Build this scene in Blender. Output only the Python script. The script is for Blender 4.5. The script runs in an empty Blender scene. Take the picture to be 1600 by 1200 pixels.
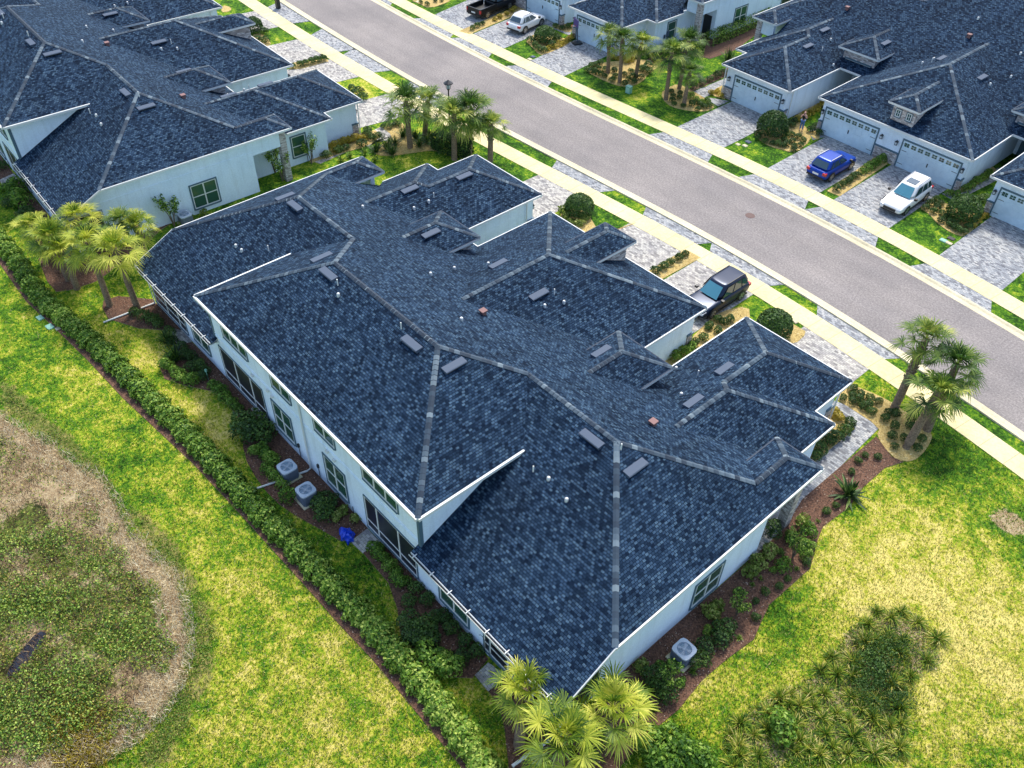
import bpy, math, random
import numpy as np
from mathutils import Vector, Matrix
random.seed(7); rng = np.random.default_rng(11)
S = bpy.context.scene
R = math.radians
# ------------------------------------------------------------------ camera
FPX = 1366.8747
CAM = np.array([12.70884, -27.58853, 35.82635])
CR = np.array([0.66456784, 0.74695402, 0.02023056])
CU = np.array([-0.52569587, 0.44813006, 0.72306521])
CF = np.array([-0.53103055, 0.49116101, -0.69048347])
cd = bpy.data.cameras.new("camera"); cam = bpy.data.objects.new("camera", cd)
S.collection.objects.link(cam); S.camera = cam
cd.sensor_width = 36; cd.lens = FPX/1600*36; cd.clip_end = 1500; cd.clip_start = 0.5
cam.matrix_world = Matrix(((CR[0], CU[0], -CF[0], CAM[0]), (CR[1], CU[1], -CF[1], CAM[1]), (CR[2], CU[2], -CF[2], CAM[2]), (0, 0, 0, 1)))
# ------------------------------------------------------------------ light
SUN_EL, SUN_AZ = 55.0, 124.0        # azimuth measured anticlockwise from +X
W = bpy.data.worlds.new("World"); S.world = W; W.use_nodes = True
wn = W.node_tree; bg = wn.nodes['Background']
sk = wn.nodes.new('ShaderNodeTexSky'); sk.sky_type = 'NISHITA'; sk.sun_disc = False
sk.sun_elevation = R(SUN_EL); sk.sun_rotation = R(90-SUN_AZ); sk.altitude = 50; sk.air_density = 1.0; sk.dust_density = 2.0
wn.links.new(sk.outputs[0], bg.inputs[0]); bg.inputs[1].default_value = 0.15
ld = bpy.data.lights.new("sun", 'SUN'); ld.energy = 1.9; ld.angle = R(9); ld.color = (1, 0.95, 0.86)
lo = bpy.data.objects.new("sun", ld); S.collection.objects.link(lo)
sd = Vector((math.cos(R(SUN_EL))*math.cos(R(SUN_AZ)), math.cos(R(SUN_EL))*math.sin(R(SUN_AZ)), math.sin(R(SUN_EL))))
lo.rotation_euler = sd.to_track_quat('Z', 'Y').to_euler(); lo.location = (0, 0, 60)
S.view_settings.view_transform = 'Standard'; S.view_settings.look = 'None'
S.view_settings.exposure = 1.14; S.view_settings.gamma = 1
S.render.engine = 'CYCLES'; S.cycles.max_bounces = 6
# ------------------------------------------------------------------ helpers
def at(px, py, z=0.0):
    """ground position (metres) seen at a point of the 1600x1200 photograph"""
    d = CF + (px-800)/FPX*CR - (py-600)/FPX*CU
    p = CAM + d*(z-CAM[2])/d[2]
    return (float(p[0]), float(p[1]), z)
def W2(pts, z=0.0): return [at(x, y, z)[:2] for x, y in pts]
def tag(o, label=None, cat=None, group=None, kind=None):
    if label: o['label'] = label
    if cat: o['category'] = cat
    if group: o['group'] = group
    if kind: o['kind'] = kind
    return o
def empty(name, label=None, cat=None, loc=(0, 0, 0), rz=0, group=None):
    o = bpy.data.objects.new(name, None); S.collection.objects.link(o)
    o.location = loc; o.rotation_euler = (0, 0, rz); o.empty_display_size = .3
    return tag(o, label, cat, group)
class MB:
    def __init__(s): s.v = []; s.f = []; s.m = []; s.uv = []; s.sm = []
    def face(s, pts, m=0, uv=None, sm=False):
        i = len(s.v); s.v += [tuple(p) for p in pts]; s.f.append(tuple(range(i, i+len(pts)))); s.m.append(m)
        s.uv.append(uv or [(0, 0)]*len(pts)); s.sm.append(sm)
    def box(s, x0, x1, y0, y1, z0, z1, m=0, M=None, bot=True):
        P = [(x0, y0, z0), (x1, y0, z0), (x1, y1, z0), (x0, y1, z0), (x0, y0, z1), (x1, y0, z1), (x1, y1, z1), (x0, y1, z1)]
        if M is not None: P = [tuple(M @ Vector(p)) for p in P]
        Q = [(0, 1, 5, 4), (1, 2, 6, 5), (2, 3, 7, 6), (3, 0, 4, 7), (4, 5, 6, 7)] + ([(3, 2, 1, 0)] if bot else [])
        for q in Q:
            a, b, c = (Vector(P[q[0]]), Vector(P[q[1]]), Vector(P[q[3]]))
            w = (b-a).length; h = (c-a).length
            s.face([P[k] for k in q], m, [(0, 0), (w, 0), (w, h), (0, h)])
    def prism(s, poly, z0, z1, m=0, ms=None):
        if sum(poly[i-1][0]*poly[i][1]-poly[i][0]*poly[i-1][1] for i in range(len(poly))) < 0: poly = poly[::-1]
        s.face([(x, y, z1) for x, y in poly], m, [(x, y) for x, y in poly])
        n = len(poly)
        for i in range(n):
            a = poly[i]; b = poly[(i+1) % n]; L = math.dist(a, b)
            s.face([(a[0], a[1], z0), (b[0], b[1], z0), (b[0], b[1], z1), (a[0], a[1], z1)], m if ms is None else ms, [(0, 0), (L, 0), (L, z1-z0), (0, z1-z0)])
    def bar(s, a, b, w, h, m=0, up=(0, 0, 1)):
        a = Vector(a); b = Vector(b); d = b-a; L = d.length
        if L < 1e-6: return
        d.normalize(); u = Vector(up)
        if abs(d.dot(u)) > .99: u = Vector((1, 0, 0))
        r = d.cross(u).normalized(); u = r.cross(d)
        M = Matrix(((r[0], d[0], u[0], a[0]), (r[1], d[1], u[1], a[1]), (r[2], d[2], u[2], a[2]), (0, 0, 0, 1)))
        s.box(-w/2, w/2, 0, L, -h/2, h/2, m, M)
    def tube(s, pts, rad, n=8, m=0, cap=True, sm=True):
        rings = []
        for k, p in enumerate(pts):
            p = Vector(p); q0 = Vector(pts[max(k-1, 0)]); q1 = Vector(pts[min(k+1, len(pts)-1)])
            d = (q1-q0).normalized(); u = Vector((0, 0, 1)) if abs(d.z) < .95 else Vector((1, 0, 0))
            a = d.cross(u).normalized(); b = d.cross(a)
            rr = rad[k] if isinstance(rad, (list, tuple)) else rad
            rings.append([p + (a*math.cos(2*math.pi*j/n)+b*math.sin(2*math.pi*j/n))*rr for j in range(n)])
        for k in range(len(rings)-1):
            for j in range(n):
                s.face([rings[k][j], rings[k+1][j], rings[k+1][(j+1) % n], rings[k][(j+1) % n]], m, [(j/n, k), (j/n, k+1), ((j+1)/n, k+1), ((j+1)/n, k)], sm)
        if cap:
            s.face(rings[-1], m); s.face(rings[0][::-1], m)
    def loft(s, secs, m=0, caps=True, sm=True, closed=True):
        n = len(secs[0])
        for k in range(len(secs)-1):
            for j in range(n if closed else n-1):
                s.face([secs[k][j], secs[k][(j+1) % n], secs[k+1][(j+1) % n], secs[k+1][j]], m, None, sm)
        if caps: s.face(secs[0][::-1], m); s.face(secs[-1], m)
    def build(s, name, mats, parent=None, merge=False):
        me = bpy.data.meshes.new(name); me.from_pydata(s.v, [], s.f)
        for mm in (mats if isinstance(mats, (list, tuple)) else [mats]): me.materials.append(mm)
        me.polygons.foreach_set('material_index', s.m); me.polygons.foreach_set('use_smooth', s.sm)
        ul = me.uv_layers.new(name='UVMap')
        ul.data.foreach_set('uv', np.array([c for f in s.uv for c in f], dtype=np.float32).ravel())
        if merge:
            import bmesh
            bm = bmesh.new(); bm.from_mesh(me); bmesh.ops.remove_doubles(bm, verts=bm.verts, dist=.001)
            bmesh.ops.recalc_face_normals(bm, faces=bm.faces); bm.to_mesh(me); bm.free()
        me.update()
        o = bpy.data.objects.new(name, me); S.collection.objects.link(o); o.parent = parent
        return o
def quads(name, V, rnd, mat, parent=None, extra=None):
    """many small quads at once: V (n,4,3), one random number per quad kept in the UV map"""
    n = len(V); me = bpy.data.meshes.new(name)
    me.vertices.add(4*n); me.vertices.foreach_set('co', V.astype(np.float32).ravel())
    me.loops.add(4*n); me.loops.foreach_set('vertex_index', np.arange(4*n, dtype=np.int32))
    me.polygons.add(n); me.polygons.foreach_set('loop_start', np.arange(0, 4*n, 4, dtype=np.int32))
    me.materials.append(mat)
    ul = me.uv_layers.new(name='UVMap'); uv = np.zeros((n, 4, 2), np.float32)
    uv[:, :, 0] = rnd[:, None]; uv[:, 2:, 1] = 1
    ul.data.foreach_set('uv', uv.ravel()); me.update(calc_edges=True); me.validate()
    o = bpy.data.objects.new(name, me); S.collection.objects.link(o); o.parent = parent
    return o
# ------------------------------------------------------------------ materials
class NT:
    def __init__(s, name):
        s.mat = bpy.data.materials.new(name); s.mat.use_nodes = True; s.t = s.mat.node_tree
        s.b = s.t.nodes['Principled BSDF']; s.n = s.t.nodes; s.b.inputs['Roughness'].default_value = .85
    def new(s, typ, **k):
        o = s.n.new(typ)
        for a, b in k.items(): setattr(o, a, b)
        return o
    def l(s, a, b): s.t.links.new(a, b)
    def coord(s, kind='Object'):
        return s.new('ShaderNodeTexCoord').outputs[kind]
    def noise(s, vec, scale, detail=4, rough=.6, dist=0):
        o = s.new('ShaderNodeTexNoise'); o.inputs['Scale'].default_value = scale; o.inputs['Detail'].default_value = detail
        o.inputs['Roughness'].default_value = rough; o.inputs['Distortion'].default_value = dist; s.l(vec, o.inputs['Vector']); return o.outputs['Fac']
    def ramp(s, fac, stops, interp='LINEAR'):
        o = s.new('ShaderNodeValToRGB'); cr = o.color_ramp; cr.interpolation = interp
        while len(cr.elements) < len(stops): cr.elements.new(.5)
        for e, (p, c) in zip(cr.elements, stops): e.position = p; e.color = (*c, 1) if len(c) == 3 else c
        s.l(fac, o.inputs[0]); return o.outputs[0]
    def math(s, op, a, b=None, clamp=False):
        o = s.new('ShaderNodeMath', operation=op, use_clamp=clamp)
        for i, x in enumerate((a, b)):
            if x is None: continue
            if isinstance(x, (int, float)): o.inputs[i].default_value = x
            else: s.l(x, o.inputs[i])
        return o.outputs[0]
    def mix(s, fac, a, b, mode='MIX'):
        o = s.new('ShaderNodeMix', data_type='RGBA', blend_type=mode)
        if isinstance(fac, (int, float)): o.inputs[0].default_value = fac
        else: s.l(fac, o.inputs[0])
        for i, x in ((6, a), (7, b)):
            if isinstance(x, tuple): o.inputs[i].default_value = (*x, 1)
            else: s.l(x, o.inputs[i])
        return o.outputs[2]
    def bump(s, h, strength=.4, dist=.02):
        o = s.new('ShaderNodeBump'); o.inputs['Strength'].default_value = strength; o.inputs['Distance'].default_value = dist
        s.l(h, o.inputs['Height']); s.l(o.outputs[0], s.b.inputs['Normal'])
    def col(s, c): s.l(c, s.b.inputs['Base Color']); return s
def plain(name, c, rough=.6, metal=0, spec=None):
    t = NT(name); t.b.inputs['Base Color'].default_value = (*c, 1); t.b.inputs['Roughness'].default_value = rough
    t.b.inputs['Metallic'].default_value = metal
    if spec is not None: t.b.inputs['Specular IOR Level'].default_value = spec
    return t.mat
def speck(name, c1, c2, scale, rough=.85, bump=.3, detail=6, lo=.35, hi=.65, c3=None, big=.35):
    t = NT(name); c = t.coord(); n = t.noise(c, scale, detail, .7)
    k = t.ramp(n, [(lo, c1), (hi, c2)] + ([(min(hi+.12, 1), c3)] if c3 else []))
    g = t.ramp(t.noise(c, big, 3), [(.3, (.82,)*3), (.7, (1.12,)*3)])
    t.col(t.mix(1.0, k, g, 'MULTIPLY')); t.b.inputs['Roughness'].default_value = rough
    if bump: t.bump(n, bump, .02)
    return t.mat
def mk_shingle():
    t = NT('roof_shingle'); uv = t.coord('UV')
    b = t.new('ShaderNodeTexBrick', offset=.5, offset_frequency=2); t.l(uv, b.inputs['Vector'])
    b.inputs['Color1'].default_value = (0, 0, 0, 1); b.inputs['Color2'].default_value = (1, 1, 1, 1); b.inputs['Mortar'].default_value = (0, 0, 0, 1)  # near-black joints paint the shadow lines between shingle rows
    b.inputs['Scale'].default_value = 1; b.inputs['Mortar Size'].default_value = .014; b.inputs['Brick Width'].default_value = .19; b.inputs['Row Height'].default_value = .13
    b.inputs['Mortar Smooth'].default_value = .1
    k = t.ramp(b.outputs['Color'], [(0, (.004, .010, .022)), (.3, (.012, .026, .049)), (.6, (.023, .046, .081)), (.85, (.035, .066, .106)), (1, (.054, .094, .136))])
    g = t.noise(uv, 17, 4, .8); g = t.ramp(g, [(.25, (.30, .30, .30)), (.75, (1.9, 1.9, 1.9))])
    k = t.mix(1.0, k, g, 'MULTIPLY')
    h = t.ramp(t.noise(uv, .22, 3), [(.3, (.82, .82, .82)), (.7, (1.18, 1.18, 1.18))])
    k = t.mix(1.0, k, h, 'MULTIPLY')
    st = t.new('ShaderNodeMapping'); st.inputs['Scale'].default_value = (2.2, .18, 1); t.l(uv, st.inputs[0])
    s2 = t.ramp(t.noise(st.outputs[0], 1, 4, .6), [(.35, (.8, .8, .8)), (.6, (1.1, 1.1, 1.1))])
    k = t.mix(1.0, k, s2, 'MULTIPLY')
    t.col(k); t.b.inputs['Roughness'].default_value = .9; t.b.inputs['Specular IOR Level'].default_value = .08
    t.bump(b.outputs['Fac'], -.5, .012); return t.mat
def mk_cap():
    t = NT('ridge_cap_shingle'); uv = t.coord('UV')
    b = t.new('ShaderNodeTexBrick', offset=0); t.l(uv, b.inputs['Vector'])
    b.inputs['Color1'].default_value = (0, 0, 0, 1); b.inputs['Color2'].default_value = (1, 1, 1, 1); b.inputs['Mortar'].default_value = (0, 0, 0, 1)
    b.inputs['Scale'].default_value = 1; b.inputs['Mortar Size'].default_value = .02; b.inputs['Brick Width'].default_value = 50; b.inputs['Row Height'].default_value = .27
    k = t.ramp(b.outputs['Color'], [(0, (.014, .028, .048)), (.4, (.034, .060, .088)), (.75, (.080, .118, .150)), (1, (.17, .22, .245))])
    g = t.ramp(t.noise(uv, 14, 5, .8), [(.25, (.6,)*3), (.75, (1.35,)*3)])
    t.col(t.mix(1.0, k, g, 'MULTIPLY')); t.b.inputs['Roughness'].default_value = .8
    return t.mat
def mk_brick(name, cols, w, h, mortar, msz=.012, rough=.85, coord='UV', big=None, bump=-.5):
    t = NT(name); uv = t.coord(coord)
    b = t.new('ShaderNodeTexBrick', offset=.5); t.l(uv, b.inputs['Vector'])
    b.inputs['Color1'].default_value = (0, 0, 0, 1); b.inputs['Color2'].default_value = (1, 1, 1, 1); b.inputs['Mortar'].default_value = (.5, .5, .5, 1)
    b.inputs['Scale'].default_value = 1; b.inputs['Mortar Size'].default_value = msz; b.inputs['Brick Width'].default_value = w; b.inputs['Row Height'].default_value = h
    k = t.ramp(b.outputs['Color'], cols)
    k = t.mix(b.outputs['Fac'], k, mortar)
    g = t.ramp(t.noise(uv, 9, 5, .75), [(.3, (.82,)*3), (.7, (1.15,)*3)])
    k = t.mix(1.0, k, g, 'MULTIPLY')
    if big: k = t.mix(1.0, k, t.ramp(t.noise(uv, big, 4), [(.3, (.84, .86, .89)), (.65, (1.12, 1.11, 1.08))]), 'MULTIPLY')
    t.col(k); t.b.inputs['Roughness'].default_value = rough; t.bump(b.outputs['Fac'], bump, .012); return t.mat
def mk_leaf(name, stops, trans=.35, rough=.55):
    t = NT(name); uv = t.coord('UV'); sp = t.new('ShaderNodeSeparateXYZ'); t.l(uv, sp.inputs[0])
    oi = t.new('ShaderNodeObjectInfo'); f = t.math('ADD', sp.outputs[0], t.math('MULTIPLY', t.math('SUBTRACT', oi.outputs['Random'], .5), .25), True)
    k = t.ramp(f, stops); t.col(k); t.b.inputs['Roughness'].default_value = rough; t.b.inputs['Specular IOR Level'].default_value = .35
    tr = t.new('ShaderNodeBsdfTranslucent'); t.l(k, tr.inputs[0]); mx = t.new('ShaderNodeMixShader'); mx.inputs[0].default_value = trans
    t.l(t.b.outputs[0], mx.inputs[1]); t.l(tr.outputs[0], mx.inputs[2]); t.l(mx.outputs[0], t.n['Material Output'].inputs[0]); return t.mat
def mk_stucco(name, c):
    t = NT(name); c0 = t.coord(); n = t.noise(c0, 14, 6, .75); g = t.noise(c0, .5, 4, .6)
    k = t.mix(1.0, c, t.ramp(n, [(.3, (.86,)*3), (.7, (1.08,)*3)]), 'MULTIPLY')
    ms = t.new('ShaderNodeMapping'); ms.inputs['Scale'].default_value = (2.5, 2.5, .25); t.l(c0, ms.inputs[0]); k = t.mix(1.0, k, t.ramp(t.noise(ms.outputs[0], 1, 5, .65), [(.3, (.88, .88, .87)), (.5, (1, 1, 1))]), 'MULTIPLY')
    k = t.mix(1.0, k, t.ramp(g, [(.3, (.90, .93, .95)), (.7, (1.05, 1.04, 1.03))]), 'MULTIPLY')
    t.col(k); t.b.inputs['Roughness'].default_value = .9; t.bump(n, .25, .01); return t.mat
def mk_asphalt():
    t = NT('asphalt'); c = t.coord(); n = t.noise(c, 8, 8, .8); k = t.ramp(n, [(.3, (.12, .112, .106)), (.5, (.245, .222, .205)), (.7, (.41, .375, .35))])
    k = t.mix(1.0, k, t.ramp(t.noise(c, .17, 5, .65), [(.3, (.80, .80, .82)), (.7, (1.12, 1.10, 1.08))]), 'MULTIPLY')
    st = t.new('ShaderNodeMapping'); st.inputs['Scale'].default_value = (.05, .75, 1); t.l(c, st.inputs[0])
    k = t.mix(1.0, k, t.ramp(t.noise(st.outputs[0], 1, 4, .6), [(.35, (.93, .93, .93)), (.65, (1.04, 1.04, 1.04))]), 'MULTIPLY')
    k = t.mix(1.0, k, t.ramp(t.noise(c, .9, 6, .75, 1.2), [(.24, (.45, .45, .45)), (.31, (1, 1, 1))]), 'MULTIPLY')
    v = t.new('ShaderNodeTexVoronoi', feature='DISTANCE_TO_EDGE'); v.inputs['Scale'].default_value = .11; w = t.new('ShaderNodeMapping'); t.l(c, w.inputs[0]); t.l(w.outputs[0], v.inputs['Vector'])
    k = t.mix(1.0, k, t.ramp(v.outputs['Distance'], [(.0, (.86, .86, .86)), (.004, (1, 1, 1))]), 'MULTIPLY')
    t.col(k); t.b.inputs['Roughness'].default_value = .95; t.b.inputs['Specular IOR Level'].default_value = .15; t.bump(n, .25, .02); return t.mat
def mk_lawn():
    t = NT('lawn_grass'); c = t.coord()
    a = t.new('ShaderNodeAttribute', attribute_name='zone'); sp = t.new('ShaderNodeSeparateColor'); t.l(a.outputs['Color'], sp.inputs[0])
    dry, soil, weed = sp.outputs[0], sp.outputs[1], sp.outputs[2]
    n1 = t.noise(c, 5.5, 8, .78, .3); n2 = t.noise(c, .75, 5, .65, .6); n3 = t.noise(c, .13, 3)
    f = t.math('ADD', t.math('MULTIPLY', t.math('SUBTRACT', n1, .5), 2.3), t.math('MULTIPLY', t.math('SUBTRACT', n2, .5), 1.7))
    n4 = t.noise(c, 2.2, 5, .7, .8); f = t.math('ADD', f, t.math('MULTIPLY', t.math('SUBTRACT', n4, .5), 1.1)); f = t.math('ADD', f, t.math('MULTIPLY', t.math('SUBTRACT', n3, .5), .3)); f = t.math('ADD', f, dry, True)
    k = t.ramp(f, [(0, (.018, .055, .006)), (.22, (.055, .155, .012)), (.42, (.125, .235, .012)), (.56, (.26, .33, .02)), (.75, (.44, .41, .055)), (1, (.62, .53, .16))])
    ks = t.ramp(t.math('ADD', t.math('MULTIPLY', n1, .7), t.math('MULTIPLY', n2, .45)), [(.34, (.05, .028, .015)), (.46, (.16, .10, .055)), (.58, (.36, .27, .15)), (.74, (.58, .49, .30))])
    kw = t.ramp(f, [(0, (.03, .04, .012)), (.25, (.09, .08, .03)), (.45, (.13, .19, .025)), (.65, (.24, .18, .08)), (.85, (.30, .32, .05))])
    wob = t.math('MULTIPLY', t.math('SUBTRACT', n2, .5), 1.6)
    w1 = t.ramp(t.math('ADD', weed, t.math('ADD', wob, t.math('SUBTRACT', n1, .5))), [(.4, (0,)*3), (.6, (1,)*3)])
    s1 = t.ramp(t.math('ADD', soil, t.math('ADD', wob, t.math('SUBTRACT', n1, .5))), [(.42, (0,)*3), (.58, (1,)*3)])
    k = t.mix(w1, k, kw); k = t.mix(s1, k, ks)
    t.col(k); t.b.inputs['Roughness'].default_value = .95; t.b.inputs['Specular IOR Level'].default_value = .1
    t.bump(n1, 1.0, .09); return t.mat
M = {}
M['shingle'] = mk_shingle(); M['cap'] = mk_cap(); M['lawn'] = mk_lawn()
M['stucco'] = mk_stucco('pale_blue_stucco', (.74, .84, .93)); M['white'] = plain('white_trim', (.66, .67, .64), .6)
M['trim'] = plain('slate_blue_trim', (.075, .135, .175), .6)
M['glass'] = plain('window_glass', (.03, .085, .06), .06, spec=.8)  # green base colour stands in for green reflections in the panes
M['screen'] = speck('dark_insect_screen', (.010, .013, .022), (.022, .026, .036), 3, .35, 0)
M['door'] = speck('garage_door_panel', (.52, .66, .74), (.60, .73, .80), 3, .5, .0)
M['stone'] = mk_brick('stacked_stone_veneer', [(0, (.20, .17, .16)), (.4, (.42, .37, .35)), (.8, (.58, .53, .50)), (1, (.70, .67, .64))], .28, .1, (.24, .21, .20), .01)
M['paver'] = mk_brick('grey_pavers', [(0, (.12, .12, .13)), (.35, (.25, .26, .27)), (.7, (.34, .35, .35)), (1, (.44, .43, .40))], .24, .14, (.13, .13, .13), .009, .9, 'Object', .55)
M['paver_warm'] = mk_brick('warm_grey_pavers', [(0, (.18, .17, .16)), (.35, (.33, .31, .29)), (.7, (.43, .41, .36)), (1, (.54, .51, .44))], .25, .15, (.19, .17, .15), .009, .9, 'Object', .55)
M['asphalt'] = mk_asphalt()
M['walk'] = speck('concrete_walk', (.64, .54, .26), (.74, .64, .36), 5, .9, .1, 6, .3, .7)
M['kerb'] = speck('kerb_concrete', (.50, .44, .28), (.68, .60, .40), 6, .9, .1)
M['mulch'] = speck('brown_mulch', (.045, .022, .014), (.19, .095, .055), 11, .95, .9, 8, .38, .62, (.36, .20, .13))
M['straw'] = speck('yellow_pine_straw', (.30, .20, .06), (.56, .42, .15), 9, .95, .8, 8, .35, .6, (.72, .60, .30))
M['edge'] = speck('bed_edging', (.30, .22, .14), (.48, .38, .24), 8)
M['water'] = plain('dark_puddle', (.01, .012, .02), .15)
M['bark'] = speck('palm_bark', (.10, .065, .04), (.34, .24, .15), 12, .95, .9)
M['boots'] = speck('palm_leaf_boots', (.07, .05, .03), (.42, .36, .26), 14, .95, 1.0)
M['stem'] = speck('shrub_stem', (.10, .07, .05), (.22, .17, .12), 10)
M['black'] = plain('black_metal', (.012, .013, .014), .4)
M['tyre'] = plain('tyre_rubber', (.015, .015, .016), .8)
M['rim'] = plain('alloy_rim', (.45, .46, .48), .3, .8)
M['metal'] = plain('grey_metal', (.075, .10, .14), .7, 0, .2)
M['acside'] = plain('condenser_side', (.16, .19, .24), .5, .2)
M['actop'] = plain('condenser_top', (.42, .48, .54), .5)
M['fan'] = plain('fan_blue', (.10, .22, .34), .4)
M['copper'] = plain('brown_vent_cap', (.20, .10, .09), .7)
M['lampglass'] = plain('lantern_glass', (.55, .60, .62), .2)
M['green'] = plain('green_utility_box', (.20, .42, .32), .5)
M['carglass'] = plain('car_glass', (.02, .05, .07), .04, spec=1.0)
M['windshield'] = plain('blue_tinted_windscreen', (.05, .20, .26), .08, spec=1.0)
M['red'] = plain('tail_light', (.45, .015, .02), .25)
M['clear'] = plain('head_light', (.55, .58, .62), .12)
M['blue_cloth'] = plain('bright_blue_plastic', (.01, .06, .55), .35)
LEAF_P = mk_leaf('palm_leaf', [(0, (.014, .045, .010)), (.35, (.06, .135, .018)), (.7, (.20, .29, .035)), (1, (.50, .52, .10))], .4)
LEAF_Y = mk_leaf('yellow_green_palm_leaf', [(0, (.03, .085, .012)), (.3, (.18, .28, .02)), (.65, (.46, .50, .04)), (1, (.80, .76, .14))], .45)  # yellower, brighter leaf colours than the plain palm leaf
LEAF_S = mk_leaf('dark_shrub_leaf', [(0, (.008, .024, .007)), (.5, (.040, .095, .018)), (.85, (.11, .20, .03)), (1, (.24, .32, .06))], .25)
LEAF_H = mk_leaf('hedge_leaf', [(0, (.012, .04, .008)), (.35, (.06, .15, .018)), (.7, (.20, .36, .035)), (1, (.50, .60, .12))], .35)
LEAF_L = mk_leaf('lime_shrub_leaf', [(0, (.04, .07, .01)), (.5, (.16, .24, .03)), (1, (.48, .50, .14))], .35)
LEAF_O = mk_leaf('golden_groundcover_leaf', [(0, (.10, .08, .01)), (.5, (.38, .30, .03)), (1, (.66, .54, .08))], .35)
GRASS = mk_leaf('grass_blade', [(0, (.025, .075, .006)), (.35, (.10, .22, .015)), (.65, (.27, .34, .02)), (.85, (.46, .42, .07)), (1, (.64, .56, .20))], .35, .8)
# ------------------------------------------------------------------ ground
def inpoly(P, poly):
    x, y = P[:, 0], P[:, 1]; r = np.zeros(len(P), bool); n = len(poly)
    for i in range(n):
        x0, y0 = poly[i]; x1, y1 = poly[(i+1) % n]
        c = ((y0 > y) != (y1 > y)) & (x < (x1-x0)*(y-y0)/((y1-y0) if y1 != y0 else 1e-9)+x0); r ^= c
    return r
def sdist(P, poly):
    d = np.full(len(P), 1e9); n = len(poly)
    for i in range(n):
        a = np.array(poly[i]); b = np.array(poly[(i+1) % n]); ab = b-a
        t = np.clip(((P-a)@ab)/(ab@ab+1e-12), 0, 1); d = np.minimum(d, np.hypot(*(P-(a+t[:, None]*ab)).T))
    return np.where(inpoly(P, poly), d, -d)
WILD = [(-420, 760), (-250, 640), (-60, 622), (0, 648), (30, 668), (75, 690), (110, 720), (160, 750), (185, 790), (205, 830), (240, 868), (278, 905), (292, 955), (296, 1015), (280, 1070), (250, 1120), (205, 1160), (140, 1192), (60, 1215), (-60, 1270), (-300, 1300), (-460, 1050)]
WILDW = W2(WILD)
RBED = W2([(1330, 978), (1370, 952), (1424, 955), (1465, 989), (1468, 1040), (1418, 1070), (1416, 1137), (1404, 1188), (1269, 1197), (1137, 1202), (1127, 1158), (1171, 1104), (1249, 1070), (1289, 1036)])
WEEDS = [W2([(0, 590), (30, 610), (120, 690), (200, 780), (280, 850), (330, 950), (340, 1040), (310, 1110), (260, 1200), (200, 1200), (255, 1120), (300, 1010), (292, 930), (230, 860), (170, 760), (80, 690), (0, 640)])]
DISC = at(1576, 815)
BLOBS = [(1480, 900, 8, .28), (1560, 1050, 7, .28), (1350, 870, 3.5, .2), (1120, 1115, 3, .22), (1205, 950, 2.0, -.3), (1470, 725, 2.6, -.28), (1595, 840, 2, -.35), (1560, 1180, 2, -.12), (1330, 800, 1.5, -.2), (1500, 640, 3, -.2),
         (330, 660, 2.2, .30), (300, 620, 1.5, .2), (230, 560, 1.8, .28), (733, 1085, .55, .6), (700, 1130, 2, -.25), (560, 890, 2.5, -.25), (440, 800, 2.5, -.15), (130, 470, 2, .1), (340, 690, 1.5, .2),
         (150, 560, 6, .15), (350, 850, 6, .17), (500, 1100, 8, .22), (40, 560, 3, -.1), (230, 720, 2, -.1), (600, 1150, 4, .1), (1080, 1170, 1.5, -.3),
         (1400, 615, 2.5, .28), (1350, 560, 2, .15), (1240, 465, 2, .18), (1140, 490, 2.5, .2), (1200, 510, 2, .1), (1000, 318, 2, .3), (960, 330, 1.5, -.1), (700, 200, 3, .2), (590, 130, 3, .35), (560, 145, 2, .2), (1000, 150, 1.2, .45), (990, 130, 1, .2), (620, 185, 3, -.1), (700, 255, 2, .1), (1550, 660, 3, -.2), (640, 250, 2, .15)]
def zones(P):
    """dry / soil / weed weights of ground points"""
    dry = np.full(len(P), .33); soil = np.zeros(len(P)); weed = np.zeros(len(P))
    far = P[:, 1] > 13.5
    dry[far] = .19
    south = P[:, 1] < -13; dry[south] = .38
    dry[(P[:, 0] > 3)] = .40
    for x, y, r, d in BLOBS:
        g = at(x, y); q = np.exp(-((P[:, 0]-g[0])**2+(P[:, 1]-g[1])**2)/(2*(r*.7)**2)); dry += d*q
    s = sdist(P, WILDW)
    wb = np.sin(P[:, 0]*1.1+P[:, 1]*.7)+np.sin(P[:, 1]*1.5-P[:, 0]*.6)
    soil = np.maximum(soil, np.clip(.5+s/.8, 0, 1)*np.clip(1.1-(s-.9-.35*wb)/1.1, .36, 1))
    for bx, by, br in [(70, 745, 2.0), (30, 735, 1.8), (120, 790, 1.8), (10, 780, 1.4), (150, 840, 1.6), (200, 1130, 1.6), (30, 1165, 1.4), (130, 835, 1.3), (40, 905, 1.0), (185, 1110, 1.6), (215, 1040, 1.2), (20, 870, .8), (90, 780, 1.5), (150, 800, 1.0), (60, 990, 1.0), (260, 1040, .9)]:
        g = at(bx, by); soil = np.maximum(soil, 1.0*np.exp(-((P[:, 0]-g[0])**2+(P[:, 1]-g[1])**2)/(br**2))*(s > 0))
    weed = np.maximum(weed, np.clip(.5+(s-.9)/1.2, 0, 1))
    sb = sdist(P, RBED); soil = np.maximum(soil, np.clip(.3+sb/1.4, 0, .62)); weed = np.maximum(weed, np.clip(.3+sb/1.6, 0, .5))
    for wp in WEEDS: weed = np.maximum(weed, np.clip(.42+sdist(P, wp)/1.3, 0, .75))
    dd = np.hypot(P[:, 0]-DISC[0], P[:, 1]-DISC[1]); soil = np.maximum(soil, np.clip(1.6-dd/.75, 0, 1.2))
    return np.clip(dry, 0, 1), np.clip(soil, 0, 1.2), np.clip(weed, 0, 1)
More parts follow.
